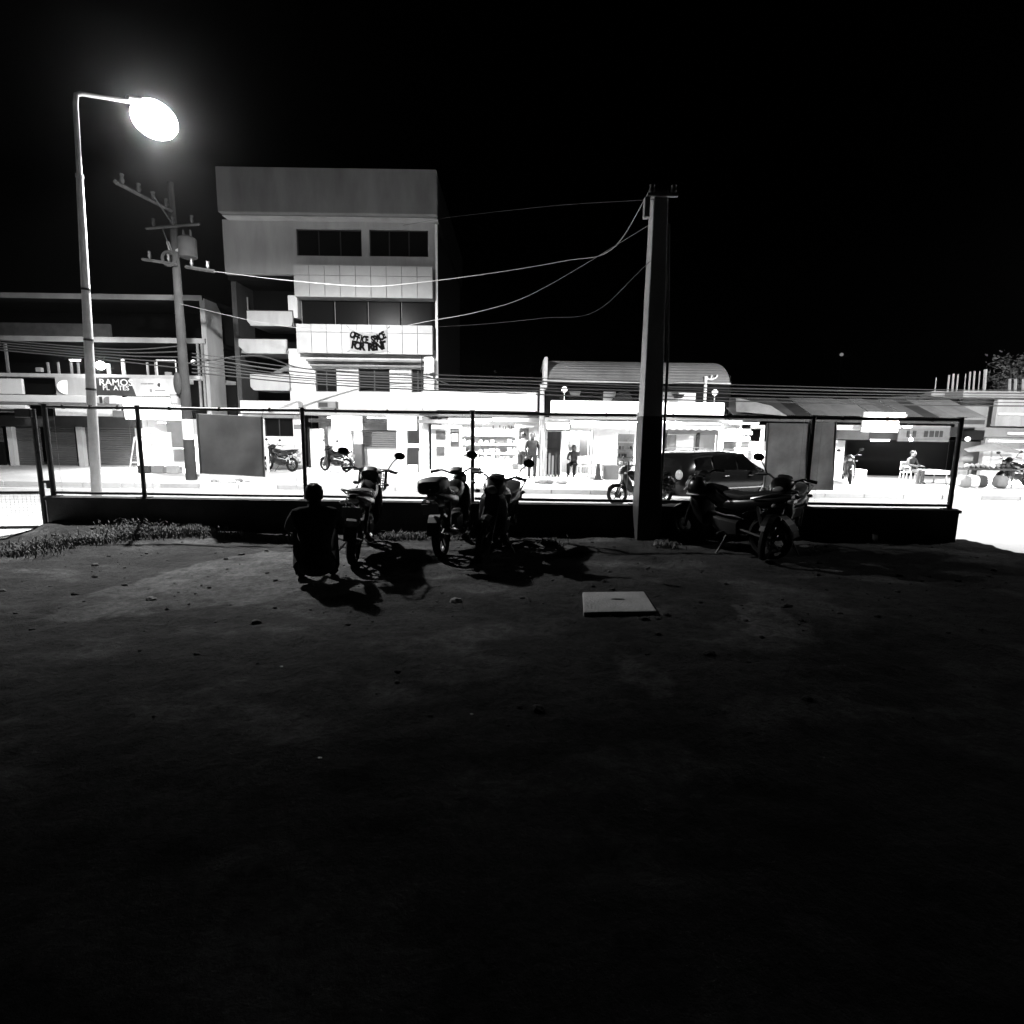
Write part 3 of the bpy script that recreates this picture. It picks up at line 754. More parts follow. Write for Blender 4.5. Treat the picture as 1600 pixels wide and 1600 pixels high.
part('vent_slot', MB().box(wx(155.5, 625, 22.1), wx(160, 625, 22.1), 22.085, 22.098, wz(157, 630, 22.1), wz(157, 620, 22.1)), 'dgrey', ac)
pb('awning_fascia', A, -60, 40, 632, 642, 21.8, 22.0, 'white', .01); pb('awning_fascia', A, 86, 184, 636, 650, 21.8, 22.0, 'white', .01)
pb('awning_top', A, -60, 186, 629, 632, 21.8, 22.95, 'concd')
# shop canopy; a glowing face stands in for its floodlighting
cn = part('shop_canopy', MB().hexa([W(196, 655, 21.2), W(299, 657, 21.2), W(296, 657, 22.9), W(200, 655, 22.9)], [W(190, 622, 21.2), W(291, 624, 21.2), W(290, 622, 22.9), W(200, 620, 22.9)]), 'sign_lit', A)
pb('canopy_bracket', A, 176, 196, 641, 652, 21.6, 21.8, 'grey')
# ground floor of the terrace building
pb('lintel', A, -60, 214, 650, 667, 22.9, 23.2, 'dgrey')
for l, r in ((-58, 8), (26, 66), (72, 119), (131, 213)): shutter(A, l, r, 667, 729, FYB+.05)
for l, r in ((13, 21), (121, 130)): pb('pier', A, l, r, 667, 729, FYB-.15, FYB+.06, 'plaster')
pb('door_leaf', A, -58, 6, 690, 728, FYB-.1, FYB, 'dark')
x0, x1, z0, z1 = prect(216, 300, 657, 733, FYB)
part('shop_interior', MB().box(x0, x1, FYB+2.4, FYB+2.5, PZ, z1+.1).box(x0-.1, x0-.003, FYB, FYB+2.39, PZ, z1+.1), 'white', A)
part('shop_partition', MB().box(wx(262,690,FYB+.6), wx(293,690,FYB+.6), FYB+.6, FYB+.68, wz(280,702,FYB+.6), z1), 'grey', A)
part('shop_partition', MB().box(wx(277,690,FYB+.5), wx(291,690,FYB+.5), FYB+.5, FYB+.58, PZ, wz(280,700,FYB+.5)), 'grey', A)
part('shop_banner', MB().box(wx(234,690,FYB+.3), wx(268,690,FYB+.3), FYB+.3, FYB+.33, wz(250,705,FYB+.3), wz(250,675,FYB+.3)), 'white', A)
tube_light(A, (x0+.4, FYB+.8, z1-.1), (x1-.5, FYB+.8, z1-.1), 160)
lamp('canopy_glow', 'AREA', A, W(246, 660, 21.9), 260*P_SHOP, (0, -.3, -1), size=2.2, size_y=.8, angle=140)

# ---- small shop with backlit sign
oc = W(750, 742, 22.4)
C_ = thing('corner_shop', 'small bright single storey shop with blank white backlit sign', 'shop', (oc.x, 22.4, PZ))
x0, x1, z0, z1 = prect(661, 838, 613, 641, 21.4)
sg_ = part('sign_box', MB().box(x0, x1, 21.4, 21.65, z0, z1), 'sign_lit', C_, bevel=.03)
part('sign_trim', MB().box(x0-.05, x0-.003, 21.38, 21.66, z0-.02, z1+.02).box(x1+.003, x1+.05, 21.38, 21.66, z0-.02, z1+.02).box(x0, x1, 21.38, 21.66, z1+.003, z1+.04), 'conc', sg_)
part('roof', MB().box(wx(655, 650, 21.3), wx(848, 650, 21.3), 21.3, 27.2, wz(750, 650, 21.3), wz(750, 644, 21.3)), 'dgrey', C_)
pb('fascia', C_, 653, 763, 656, 662, 21.2, 21.3, 'grey'); pb('fascia', C_, 768, 846, 653, 659, 21.2, 21.3, 'grey')
cx0, cx1, _, ct = prect(660, 849, 652, 740, 21.6)
part('back_wall', MB().box(cx0, cx1, 24.6, 24.7, PZ, ct), 'white', C_)
part('side_wall', MB().box(cx0-.12, cx0-.003, 21.6, 24.7, PZ, ct), 'white', C_); part('side_wall', MB().box(cx1+.003, cx1+.16, 21.6, 24.7, PZ, ct), 'white', C_)
part('floor', MB().box(cx0, cx1, 21.6, 24.6, PZ+.002, PZ+.04), 'white', C_)
pb('front_panel', C_, 674, 720, 664, 740, 21.9, 21.98, 'white')
for l, r, t, b, m in ((681, 696, 673, 687, 'poster'), (811, 826, 669, 688, 'poster')):
    Yp = 21.86 if l < 720 else 21.9
    if l > 720: pb('poster_board', C_, 805, 834, 664, 692, 21.92, 21.98, 'white')
    pb('poster', C_, l, r, t, b, Yp, Yp+.02, m)
fp = pb('framed_notice', C_, 704, 717, 670, 698, 21.86, 21.885, 'poster'); pb('notice_sheet', fp, 705.5, 715.5, 677, 690, 21.85, 21.858, 'white'); pb('notice_sheet', fp, 705.5, 715.5, 671.5, 675, 21.85, 21.858, 'white')
pb('brochure_rack', C_, 682, 694, 698, 712, 21.84, 21.89, 'poster')
for k, px in enumerate(range(724, 806, 9)):
    for j, py in enumerate((680, 694, 708, 722)):
        if random.random() < .8:
            w_ = random.uniform(2.2, 3.8); h_ = random.uniform(5, 9)
            pb('shelf_carton', C_, px-w_, px+w_, py-h_, py, 24.1, 24.35, random.choice(['white', 'white', 'whitep', 'conc', 'poster', 'grey', 'plaster']))
for py in (680, 694, 708, 722): pb('shelf', C_, 722, 808, py, py+1.5, 24.0, 24.59, 'white')
for k in range(16):
    px = 770 + k*2.6 + random.uniform(-1, 1); t_ = 664 + random.uniform(0, 3)
    if random.random() < .6: pb('hanging_packet', C_, px-.9, px+.9, t_, t_+random.uniform(3, 8), 21.7, 21.73, random.choice(['poster', 'grey', 'conc', 'dgrey']))
for k in range(12):
    px = 728 + k*6 + random.uniform(-1, 1); pb('counter_goods', C_, px-1.6, px+1.6, 718-random.uniform(3, 8), 717.9, 22.7, 22.9, random.choice(['white', 'poster', 'conc', 'plaster', 'grey']))
pb('counter', C_, 724, 800, 718, 742, 22.6, 23.1, 'white', .01)
for k in range(3):
    y_ = 21.9 + k*.9
    tube_light(C_, (cx0+1.0, y_, ct-.08), (cx1-1.0, y_, ct-.08), 230)
lamp('sign_glow', 'AREA', C_, ((cx0+cx1)/2, 21.2, z0-.1), 260*P_SHOP, (0, -.45, -1), size=3.5, size_y=.3, angle=115)

# ---- eatery with barrel roof
oc = W(990, 748, 22.0)
D = thing('barrel_roof_eatery', 'open fronted eatery with curved sheet roof and long white sign', 'shop', (oc.x, 22, PZ))
DY = 20.6
# barrel roof sheet
x0, x1 = wx(851, 585, DY), wx(1141, 585, DY); ze = wz(1000, 596, DY); zt_ = wz(1000, 566, DY+.9)
mb = MB(); n = 10; rp = []
for k in range(n+1):
    a = math.pi*.5*k/n; rp.append((DY + .95*(1-math.cos(a)), ze + (zt_-ze)*math.sin(a)))
for k in range(n):
    (ya, za), (yb, zb) = rp[k], rp[k+1]; ex = .50*(1-k/n)**0; 
    sh = lambda kk: -.42*(kk/n)**1.6
    mb.quad((x0, ya, za), (x1+sh(k), ya, za), (x1+sh(k+1), yb, zb), (x0, yb, zb))
mb.quad((x0, rp[-1][0], rp[-1][1]), (x1-.42, rp[-1][0], rp[-1][1]), (x1-.42, 24.6, zt_-.1), (x0, 24.6, zt_-.1))
o = part('barrel_roof', mb, 'barrel', D, True); sm = o.modifiers.new('thick', 'SOLIDIFY'); sm.thickness = .03
part('roof_edge', MB().box(x0, x1+.03, DY-.03, DY+.02, ze-.06, ze-.005), 'galv', D)
part('roof_end', MB().prism([(x0-.02, ze-.3), (x0+.10, ze-.3), (x0+.10, zt_+.03), (x0-.02, zt_+.03)], DY-.05, DY+1.2), 'galv', D, bevel=.02)
lp_ = part('roof_post', MB().tube([W(848, 745, DY), W(848, 600, DY)], .06, 8), 'galv', D, True)
part('roof_post', MB().tube([W(843, 745, DY+.2), W(846, 600, DY+.2)], .05, 8), 'galv', D, True)
rp_ = part('roof_post', MB().tube([W(1100, 650, DY), W(1103, 588, DY)], .055, 8), 'white', D, True)
part('scroll_bracket', MB().tube([W(1103, 592, DY), W(1112, 593, DY), W(1119, 590, DY), W(1121, 586, DY)], .03, 6).tube([W(1111, 593, DY), W(1112, 586, DY)], .025, 6), 'white', rp_, True)
x0, x1, z0, z1 = prect(861, 1132, 627.5, 651, 20.4)
sg_ = part('long_sign', MB().box(x0, x1, 20.4, 20.6, z0, z1), 'sign_lit', D, bevel=.02)
part('sign_frame', MB().box(x0-.04, x1+.04, 20.42, 20.62, z0-.05, z0-.004), 'conc', sg_)
lamp('sign_glow', 'AREA', D, ((x0+x1)/2-1, 20.3, z0-.08), 300*P_SHOP, (0, -.45, -1), size=5.0, size_y=.3, angle=115)
dx0, dx1 = wx(852, 700, 22.4), wx(1134, 700, 22.4); dz1 = wz(990, 655, 22.4)
part('upper_wall', MB().box(dx0, dx1, 22.4, 22.55, dz1, zt_-.35), 'dark', D)
pb('upper_panel', D, 943, 962, 612, 627, 22.2, 22.3, 'white'); pb('upper_panel', D, 1034, 1087, 613, 628, 22.2, 22.3, 'white')
part('vent_hood', MB().prism([(wx(957,625,21.9), wz(957,626,21.9)), (wx(990,625,21.9), wz(990,626,21.9)), (wx(983,613,21.9), wz(983,612,21.9)), (wx(968,613,21.9), wz(968,612,21.9))], 21.9, 22.2), 'dgrey', D)
part('bowl_ornament', MB().prism([(wx(1052,618,21.9), wz(1052,616,21.9)), (wx(1056,622,21.9), wz(1056,622,21.9)), (wx(1066,622,21.9), wz(1066,622,21.9)), (wx(1070,616,21.9), wz(1070,616,21.9))], 21.9, 22.1), 'dgrey', D)
part('bucket_lamp', MB().prism([(wx(890,612,21.5), wz(890,611,21.5)), (wx(893,620,21.5), wz(893,619,21.5)), (wx(905,620,21.5), wz(905,619,21.5)), (wx(908,612,21.5), wz(908,611,21.5))], 21.5, 21.7), 'conc', D)
for px in (882, 1117):
    gl = W(px, 608.5 if px < 1000 else 613, 20.5); q = part('globe_lamp', MB().ell(gl, .11, .11, .11), 'dimbulb', D, True)
    part('stem', MB().tube([gl-Vector((0,0,.1)), gl-Vector((0,0,.42))], .015, 6), 'white', q)
# under the sign: second fascia and scalloped awning
pb('fascia', D, 862, 1132, 653.5, 656.5, 20.7, 20.8, 'white')
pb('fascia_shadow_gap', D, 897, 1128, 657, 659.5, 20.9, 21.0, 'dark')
def awning(l, r, t, b, Y, step=14.5):
    x0, x1, z0, z1 = prect(l, r, t, b, Y); n = max(2, int((r-l)/11)); poly = [(x0, z1), (x1, z1)]
    pts = []
    for k in range(n, 0, -1):
        xa, xb = x0+(x1-x0)*k/n, x0+(x1-x0)*(k-1)/n
        for q in range(5):
            u = q/5; pts.append((xa+(xb-xa)*u, z0+.05-.05*math.sin(math.pi*u)))
    pts.append((x0, z0+.05))
    o = part('awning', MB().prism([(x0, z1)]+list(reversed(pts))+[(x1, z1)], Y, Y+.03), 'white', D)
    part('awning_top', MB().hexa([(x0, Y+.01, z1-.01), (x1, Y+.01, z1-.01), (x1, 22.3, z1+.20), (x0, 22.3, z1+.20)], [(x0, Y+.01, z1+.01), (x1, Y+.01, z1+.01), (x1, 22.3, z1+.22), (x0, 22.3, z1+.22)]), 'white', o)
awning(893, 1000, 660, 670, 20.2); awning(1000, 1128, 660, 672, 20.2)
ns = pb('name_board', D, 853, 891, 660.5, 673, 20.3, 20.38, 'black', .01)
part('name_board_face', MB().box(wx(854.5,667,20.29), wx(889.5,667,20.29), 20.27, 20.298, wz(872,671,20.29), wz(872,663,20.29)), 'sign_lit', ns, bevel=.02)
# interior
part('back_wall', MB().box(dx0, dx1, 25.4, 25.5, PZ, dz1), 'white', D)
part('side_wall', MB().box(dx0-.1, dx0-.003, 21.2, 25.4, PZ, dz1), 'plaster', D); part('side_wall', MB().box(dx1+.003, dx1+.1, 21.2, 25.4, PZ, dz1), 'plaster', D)
part('ceiling', MB().box(dx0, dx1, 21.2, 25.39, dz1-.12, dz1-.003), 'white', D)
sb = pb('dark_shelf_unit', D, 853, 876, 674, 742, 21.6, 21.9, 'wood')
for py in (686, 700, 714): pb('shelf_edge', sb, 853.5, 875.5, py, py+2, 21.56, 21.598, 'dgrey')
for k in range(4): pb('plank', D, 857+k*5, 860+k*5, 708+k % 2*4, 747, 21.2, 21.25, random.choice(['conc', 'plaster', 'wood']))
pb('kitchen_wall', D, 878, 926, 674, 742, 23.2, 23.3, 'conc'); pb('dark_doorway', D, 906, 918, 678, 720, 23.0, 23.15, 'dgrey')
for px in (921, 926): pb('door_jamb', D, px-1.2, px+1.2, 674, 742, 21.8, 21.9, 'white')
pb('display_cabinet', D, 964, 990, 678, 742, 22.2, 22.6, 'plaster')
for py in (690, 702, 714, 726): pb('cabinet_shelf', D, 964, 990, py, py+2, 22.1, 22.19, random.choice(['grey', 'conc', 'white']))
for k in range(14):
    px, py = random.uniform(966, 988), random.choice((690, 702, 714, 726)); pb('jar', D, px-1.7, px+1.7, py-5, py, 22.0, 22.1, random.choice(['dgrey', 'white', 'grey', 'plaster']))
pb('picture', D, 890, 902, 682, 698, 23.15, 23.19, 'poster')
# window wall behind the parked car
for l, r, m in ((1042, 1056, 'conc'), (1055, 1088, 'white'), (1093, 1117, 'plaster')): pb('window_panel', D, l, r, 679, 712, 22.0, 22.1, m)
pb('window_head', D, 1038, 1122, 671, 679, 21.9, 22.0, 'grey'); pb('window_mullion', D, 1088, 1093, 676, 712, 21.9, 22.0, 'black'); pb('window_jamb', D, 1036, 1041, 676, 745, 21.9, 22.0, 'dgrey'); pb('window_jamb', D, 1118, 1121, 676, 745, 21.9, 22.0, 'white')
pb('low_wall', D, 1034, 1130, 712, 748, 21.95, 22.08, 'white')
for k, px in enumerate((900, 945, 985, 1060, 1100)):
    a = W(px-8, 668, 22.9+(k % 2)*.8); a.z = dz1-.2
    tube_light(D, a, a+Vector((1.2,0,0)), 150)

# ---- long shed with corrugated roof
oc = W(1320, 750, 23)
Eh = thing('corrugated_shed', 'long low shed with patchy corrugated roof and dark opening', 'building', (oc.x, 23, PZ))
sx0, sx1 = wx(1134, 640, 22.4), wx(1520, 640, 22.4)
za, zb = wz(1330, 651, 21.6), wz(1330, 624, 23.6)
nsh = 16
for k in range(nsh):                       # roof sheets, each a piece
    a, c = sx0+(sx1-sx0)*k/nsh, sx0+(sx1-sx0)*(k+1)/nsh-.02; mb = MB(); nr = 8
    dz = random.uniform(-.015, .02)
    for q in range(nr):
        u0, u1 = a+(c-a)*q/nr, a+(c-a)*(q+1)/nr; um = (u0+u1)/2
        mb.quad((u0, 21.6, za+dz), (um, 21.6, za+.035+dz), (um, 23.6, zb+.035+dz), (u0, 23.6, zb+dz)); mb.quad((um, 21.6, za+.035+dz), (u1, 21.6, za+dz), (u1, 23.6, zb+dz), (um, 23.6, zb+.035+dz))
    part('roof_sheet', mb, ['roof', 'concd', 'barrel', 'roof', 'dgrey', 'concd', 'grey', 'barrel'][(k*5) % 8], Eh)
part('gable_board', MB().prism([W(1150, 643, 21.5).xz, W(1230, 650, 21.5).xz, W(1205, 634, 21.5).xz, W(1150, 621, 21.5).xz], 21.5, 21.56), 'concd', Eh)
part('eave_beam', MB().box(sx0, sx1, 21.75, 21.95, za-.22, za-.05), 'dgrey', Eh)
part('rear_wall', MB().box(sx0, sx1, 26, 26.1, PZ, zb-.05), 'dark', Eh)
part('rear_roof', MB().hexa([(sx0, 23.62, zb-.03), (sx1, 23.62, zb-.03), (sx1, 26, zb-.6), (sx0, 26, zb-.6)], [(sx0, 23.62, zb), (sx1, 23.62, zb), (sx1, 26, zb-.57), (sx0, 26, zb-.57)]), 'roof', Eh)
pb('front_pier', Eh, 1301, 1318, 688, 752, 21.9, 22.2, 'white', .02)
pb('front_wall', Eh, 1134, 1300, 690, 752, 22.3, 22.4, 'plaster')
pb('opening_shade_sheet', Eh, 1316, 1488, 687, 756, 24.6, 24.7, 'dark')  # near-black sheet standing for the unlit inside of the shed
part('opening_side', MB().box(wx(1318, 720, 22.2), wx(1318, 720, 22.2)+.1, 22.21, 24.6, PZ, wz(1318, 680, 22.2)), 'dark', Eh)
pb('opening_head', Eh, 1308, 1358, 672, 687, 21.9, 22.0, 'grey'); pb('opening_head', Eh, 1358, 1404, 674, 687, 22.0, 22.1, 'dgrey')
fb = pb('faded_sign', Eh, 1404, 1484, 665, 690, 21.7, 21.75, 'grey')
for k, (px, w_) in enumerate(((1419, 2.2), (1429, 2.6), (1447, 3), (1456, 3.4), (1464, 2.6), (1471, 2.4))):
    pb('faded_mark', fb, px-w_, px+w_, 673, 683, 21.685, 21.698, 'dgrey')
pb('roof_patch', Eh, 1306, 1345, 664, 672, 21.3, 21.6, 'white', .02)
wb = pb('white_sign_board', Eh, 1350, 1415, 644, 653, 20.9, 20.98, 'white', .01); pb('white_sign_board', Eh, 1347, 1404, 657, 675, 20.9, 20.98, 'white', .01)
for l, r, py in ((1358, 1416, 650), (1348, 1406, 668), (1412, 1424, 667.5), (1361, 1389, 688.5)):
    a, b_ = W(l, py, 20.75), W(r, py, 20.75); tube_light(Eh, a, b_, 70, direction=(0, -.2, -1), angle=150)
gl = W(1423.5, 687, 20.9); part('bulb_lamp', MB().ell(gl, .06, .06, .07), 'bulb', Eh, True)
part('bulb_cord', MB().tube([gl+Vector((0,0,.06)), gl+Vector((.02,.4,.9))], .008, 4), 'cable', Eh)
# white boards on the shed's left end
for l, r, t, b, m in ((1128, 1151, 669, 689, 'white'), (1152, 1188, 670, 690, 'white'), (1158, 1176, 674, 679, 'conc'), (1172, 1194, 664, 704, 'white'), (1130, 1150, 690, 712, 'grey'), (1147, 1168, 700, 718, 'conc'), (1176, 1196, 704, 722, 'white')):
    Yq = 21.3 - (.06 if m == 'conc' else 0) + (.2 if m == 'grey' else 0)
    pb('notice_board', Eh, l, r, t, b, Yq, Yq+.04, m)
tube_light(Eh, W(1140, 662, 21.0), W(1185, 662, 21.0), 150, direction=(0, -.2, -1))

# ---- bright roadside house at the far right
oc = W(1580, 750, 23)
Fh = thing('roadside_house', 'pale lit house with unfinished rooftop reinforcing bars at the far right', 'building', (oc.x, 23, PZ))
hx0, hx1 = wx(1520, 640, 24), wx(1720, 640, 24)
pb('upper_wall', Fh, 1557, 1720, 623, 667, 23.4, 23.6, 'plaster'); pb('shutter_band', Fh, 1560, 1720, 646, 650, 23.36, 23.39, 'white')
pb('roof_slab', Fh, 1505, 1720, 612, 622, 23.2, 28, 'plasterg')
pb('sloped_awning', Fh, 1500, 1560, 622, 668, 24.0, 24.2, 'plasterg'); pb('canopy', Fh, 1500, 1720, 669, 684, 22.4, 23.3, 'grey', .02)
pb('canopy_gap', Fh, 1500, 1538, 672, 688, 22.3, 22.38, 'dark'); pb('canopy_trim', Fh, 1575, 1720, 676, 680, 22.35, 22.39, 'white')
pb('ground_wall', Fh, 1535, 1720, 685, 752, 23.3, 23.5, 'white'); pb('side_return', Fh, 1496, 1535, 690, 752, 24.0, 24.2, 'plaster')
for px, t, b, r_ in ((1462, 590, 612, .02), (1482, 586, 611, .035), (1489, 584, 612, .04), (1496, 585, 611, .03), (1508, 584, 611, .02), (1515, 581, 611, .035), (1522, 580, 611, .035), (1530, 580, 611, .02), (1539, 577, 612, .06)):
    part('reinforcing_bar', MB().tube([W(px-2, b+6, 24.4), W(px+1, t, 24.4)], r_, 5), 'galv', Fh)
for px in (1577, 1586, 1598): part('reinforcing_bar', MB().tube([W(px, 613, 24.4), W(px+1, 592, 24.4)], .05, 5), 'galv', Fh)
pb('low_parapet', Fh, 1455, 1560, 612, 620, 24.2, 24.6, 'plasterg')
a = W(1545, 689, 22.2); b_ = W(1600, 690, 22.2); tube_light(Fh, a, b_, 300, direction=(0, -.5, -1), angle=130)
lamp('house_glow', 'AREA', Fh, W(1600, 692, 21.8), 400*P_SHOP, (-.1, -.5, -1), size=2.5, size_y=.4, angle=100)
gl = W(1512, 686, 22.2); part('globe_lamp', MB().ell(gl, .10, .1, .1), 'dimbulb', Fh, True)
# ------------------------------------------------------------------ motorcycles
def motorcycle(label, loc, heading, body='bikeblack', lean=-6, steer=0, basket=False, topbox=False, cowl=True, helmet=False, group='motorcycles in the yard', mirrors=True, z=0.0, scale=1.0):
    t = thing('motorcycle', label, 'motorcycle', (loc[0], loc[1], z), heading, group)
    t.rotation_euler = (R(lean), 0, heading); t.scale = (scale,)*3
    P = lambda n, mb, m, par=t, s=True, bv=0.0: part(n, mb, m, par, s, bv, local=True)
    wr = .285
    def wheel(cx, w, steerobj=None):
        wl = P('wheel', MB().torus((cx, 0, wr), wr-.045, .045, 26, 8, w/.045), 'tyre')
        r = MB().torus((cx, 0, wr), wr-.085, .012, 26, 6, 2.0)
        r.tube([(cx, -.06, wr), (cx, .06, wr)], .035, 10)
        for k in range(5):
            a = 2*math.pi*k/5+.3
            r.tube([(cx+.03*math.cos(a), 0, wr+.03*math.sin(a)), (cx+(wr-.085)*math.cos(a), 0, wr+(wr-.085)*math.sin(a))], .012, 5)
        P('rim', r, 'rim', wl); P('brake_disc', MB().tube([(cx, .052, wr), (cx, .056, wr)], .10, 16), 'chrome', wl)
        return wl
    FX, RX = .62, -.62
    wheel(RX, .05)
    # everything that steers turns about the head stock
    wheel(FX, .042)
    HX, HZ = .40, .86
    for s in (-1, 1): P('fork_leg', MB().tube([(FX, s*.075, wr), (FX-.06, s*.075, wr+.2), (HX, s*.075, HZ)], [.024, .022, .018], 8), 'chrome' if s > 0 else 'rim')
    # front mudguard
    mb = MB(); n = 10; r_ = wr+.03
    for k in range(n):
        a0, a1 = R(25+125*k/n), R(25+125*(k+1)/n)
        for (ya, yb, o0, o1) in ((-.06, 0, -.02, 0), (0, .06, 0, -.02)):
            mb.quad((FX+(r_+o0)*math.cos(a0), ya, wr+(r_+o0)*math.sin(a0)), (FX+(r_+o1)*math.cos(a0), yb, wr+(r_+o1)*math.sin(a0)), (FX+(r_+o1)*math.cos(a1), yb, wr+(r_+o1)*math.sin(a1)), (FX+(r_+o0)*math.cos(a1), ya, wr+(r_+o0)*math.sin(a1)))
    P('front_mudguard', mb, body)
    # handlebar with grips and levers
    bz = HZ+.14
    hb = P('handlebar', MB().tube([(HX-.14, -.33, bz+.03), (HX-.08, -.20, bz+.05), (HX+.0, -.06, bz-.02), (HX, .06, bz-.02), (HX-.08, .20, bz+.05), (HX-.14, .33, bz+.03)], .013, 8), 'black')
    for s in (-1, 1):
        P('grip', MB().tube([(HX-.145, s*.345, bz+.03), (HX-.10, s*.23, bz+.047)], .020, 8), 'seat', hb)
        P('lever', MB().tube([(HX-.05, s*.21, bz+.05), (HX-.03, s*.27, bz+.045), (HX-.07, s*.36, bz+.03)], .008, 6), 'rim', hb)
        if mirrors and not (mirrors == 'l' and s > 0):
            mr = P('mirror', MB().ell((HX-.06, s*.36, bz+.25), .022, .075, .05, 10, 7), 'mirror')
            P('mirror_stalk', MB().tube([(HX-.07, s*.22, bz+.05), (HX-.04, s*.27, bz+.15), (HX-.06, s*.33, bz+.22)], .008, 6), 'black', mr)
    # headlight
    if cowl:
        hl = P('headlight', MB().loft([((HX-.10, 0, bz-.02), .11, .06), ((HX, 0, bz-.05), .145, .10), ((HX+.10, 0, bz-.09), .13, .10), ((HX+.17, 0, bz-.13), .09, .06)], 14), body)
        P('lens', MB().ell((HX+.135, 0, bz-.11), .055, .10, .06, 12, 8), 'lens', hl)
    else:
        hl = P('headlight', MB().loft([((HX+.02, 0, bz-.10), .05, .05), ((HX+.08, 0, bz-.10), .095, .095), ((HX+.15, 0, bz-.10), .10, .10)], 16, 2.0), body)
        P('lens', MB().ell((HX+.15, 0, bz-.10), .03, .09, .09, 14, 8), 'lens', hl)
    P('instrument_pod', MB().loft([((HX-.13, 0, bz+.02), .07, .02), ((HX-.05, 0, bz+.05), .09, .03), ((HX+.02, 0, bz+.02), .07, .03)], 10), 'black')
    for s in (-1, 1):
        P('turn_signal', MB().ell((HX+.08, s*.20, bz-.16), .03, .04, .025, 8, 6), 'lens')
        P('turn_signal', MB().ell((RX-.12, s*.14, .74), .03, .035, .025, 8, 6), 'lens')
    # leg shield, frame spine, tank
    P('leg_shield', MB().loft([((HX+.10, 0, .74), .09, .13), ((HX+.02, 0, .66), .17, .20), ((HX-.08, 0, .56), .19, .20), ((HX-.14, 0, .46), .16, .14)], 14, 3), body)
    P('tank', MB().loft([((HX-.02, 0, .82), .07, .06), ((HX-.16, 0, .80), .13, .12), ((.04, 0, .76), .14, .13), ((-.10, 0, .70), .11, .09)], 14), body)
    P('frame_spine', MB().tube([(HX, 0, .80), (.05, 0, .58), (-.25, 0, .52), (-.45, 0, .66), (-.8, 0, .78)], .03, 8), 'black')
    P('seat', MB().loft([((.06, 0, .80), .07, .03), ((-.05, 0, .80), .12, .045), ((-.28, 0, .79), .145, .05), ((-.50, 0, .83), .13, .05), ((-.72, 0, .86), .10, .04), ((-.78, 0, .86), .06, .02)], 14, 3), 'seat')
    P('side_panel', MB().loft([((.05, 0, .66), .10, .06), ((-.2, 0, .68), .15, .10), ((-.5, 0, .73), .15, .09), ((-.78, 0, .81), .09, .05), ((-.90, 0, .84), .04, .02)], 14, 2.6), body)
    P('tail_light', MB().loft([((-.86, 0, .79), .06, .03), ((-.91, 0, .79), .07, .03), ((-.93, 0, .79), .05, .02)], 10), 'lens')
    gr = MB()
    for s in (-1, 1): gr.tube([(-.45, s*.15, .80), (-.70, s*.16, .88), (-.92, s*.07, .90), (-.95, 0, .90)], .012, 6)
    P('grab_rail', gr, 'chrome')
    # rear mudguard and plate
    mb = MB()
    for k in range(8):
        a0, a1 = R(60+110*k/8), R(60+110*(k+1)/8); q = wr+.06
        mb.quad((RX+q*math.cos(a0), -.07, wr+q*math.sin(a0)), (RX+q*math.cos(a0), .07, wr+q*math.sin(a0)), (RX+q*math.cos(a1), .07, wr+q*math.sin(a1)), (RX+q*math.cos(a1), -.07, wr+q*math.sin(a1)))
    P('rear_mudguard', mb, 'black', t, True)
    P('number_plate', MB().hexa([(-.945, -.10, .60), (-.945, .10, .60), (-.935, .10, .60), (-.935, -.10, .60)], [(-.985, -.10, .73), (-.985, .10, .73), (-.975, .10, .73), (-.975, -.10, .73)]), 'conc', t, False)
    # engine, exhaust, swing arm, shocks, pegs, stand
    P('engine', MB().loft([((-.22, 0, .36), .12, .10), ((-.08, 0, .36), .14, .13), ((.06, 0, .38), .12, .11), ((.22, 0, .44), .08, .08), ((.28, 0, .46), .05, .06)], 12, 4), 'rim')
    ex = P('exhaust_pipe', MB().tube([(.20, -.05, .38), (.10, -.14, .22), (-.2, -.15, .22), (-.35, -.16, .27)], .02, 8), 'chrome')
    P('silencer', MB().tube([(-.33, -.16, .26), (-.40, -.165, .28), (-.80, -.18, .38), (-.88, -.18, .40)], [.03, .05, .055, .03], 10), 'chrome', ex)
    for s in (-1, 1):
        P('swing_arm', MB().tube([(-.22, s*.08, .36), (RX, s*.08, wr)], .018, 6), 'black')
        P('shock_absorber', MB().tube([(RX+.02, s*.11, wr+.03), (RX+.10, s*.11, .70)], [.022, .03], 8), 'chrome')
        P('footpeg', MB().tube([(-.05, s*.12, .30), (-.05, s*.28, .31)], .014, 6), 'seat')
    P('side_stand', MB().tube([(-.08, .10, .26), (-.02, .30, -.02)], .012, 6), 'black')
    if basket:
        mb = MB(); x0, x1, y0, y1, z0, z1 = HX+.10, HX+.36, -.17, .17, bz-.24, bz+.02
        for k in range(8):
            u = k/7
            mb.tube([(x0, y0+(y1-y0)*u, z0), (x0, y0+(y1-y0)*u, z1)], .006, 4).tube([(x1, y0+(y1-y0)*u, z0), (x1, y0+(y1-y0)*u, z1)], .006, 4)
            mb.tube([(x0+(x1-x0)*u, y0, z0), (x0+(x1-x0)*u, y0, z1)], .006, 4).tube([(x0+(x1-x0)*u, y1, z0), (x0+(x1-x0)*u, y1, z1)], .006, 4)
        for k in range(5):
            z_ = z0+(z1-z0)*k/4; mb.tube([(x0, y0, z_), (x1, y0, z_), (x1, y1, z_), (x0, y1, z_), (x0, y0, z_)], .007, 4)
        mb.box(x0, x1, y0, y1, z0-.006, z0)
        P('basket', mb, 'black', t, False)
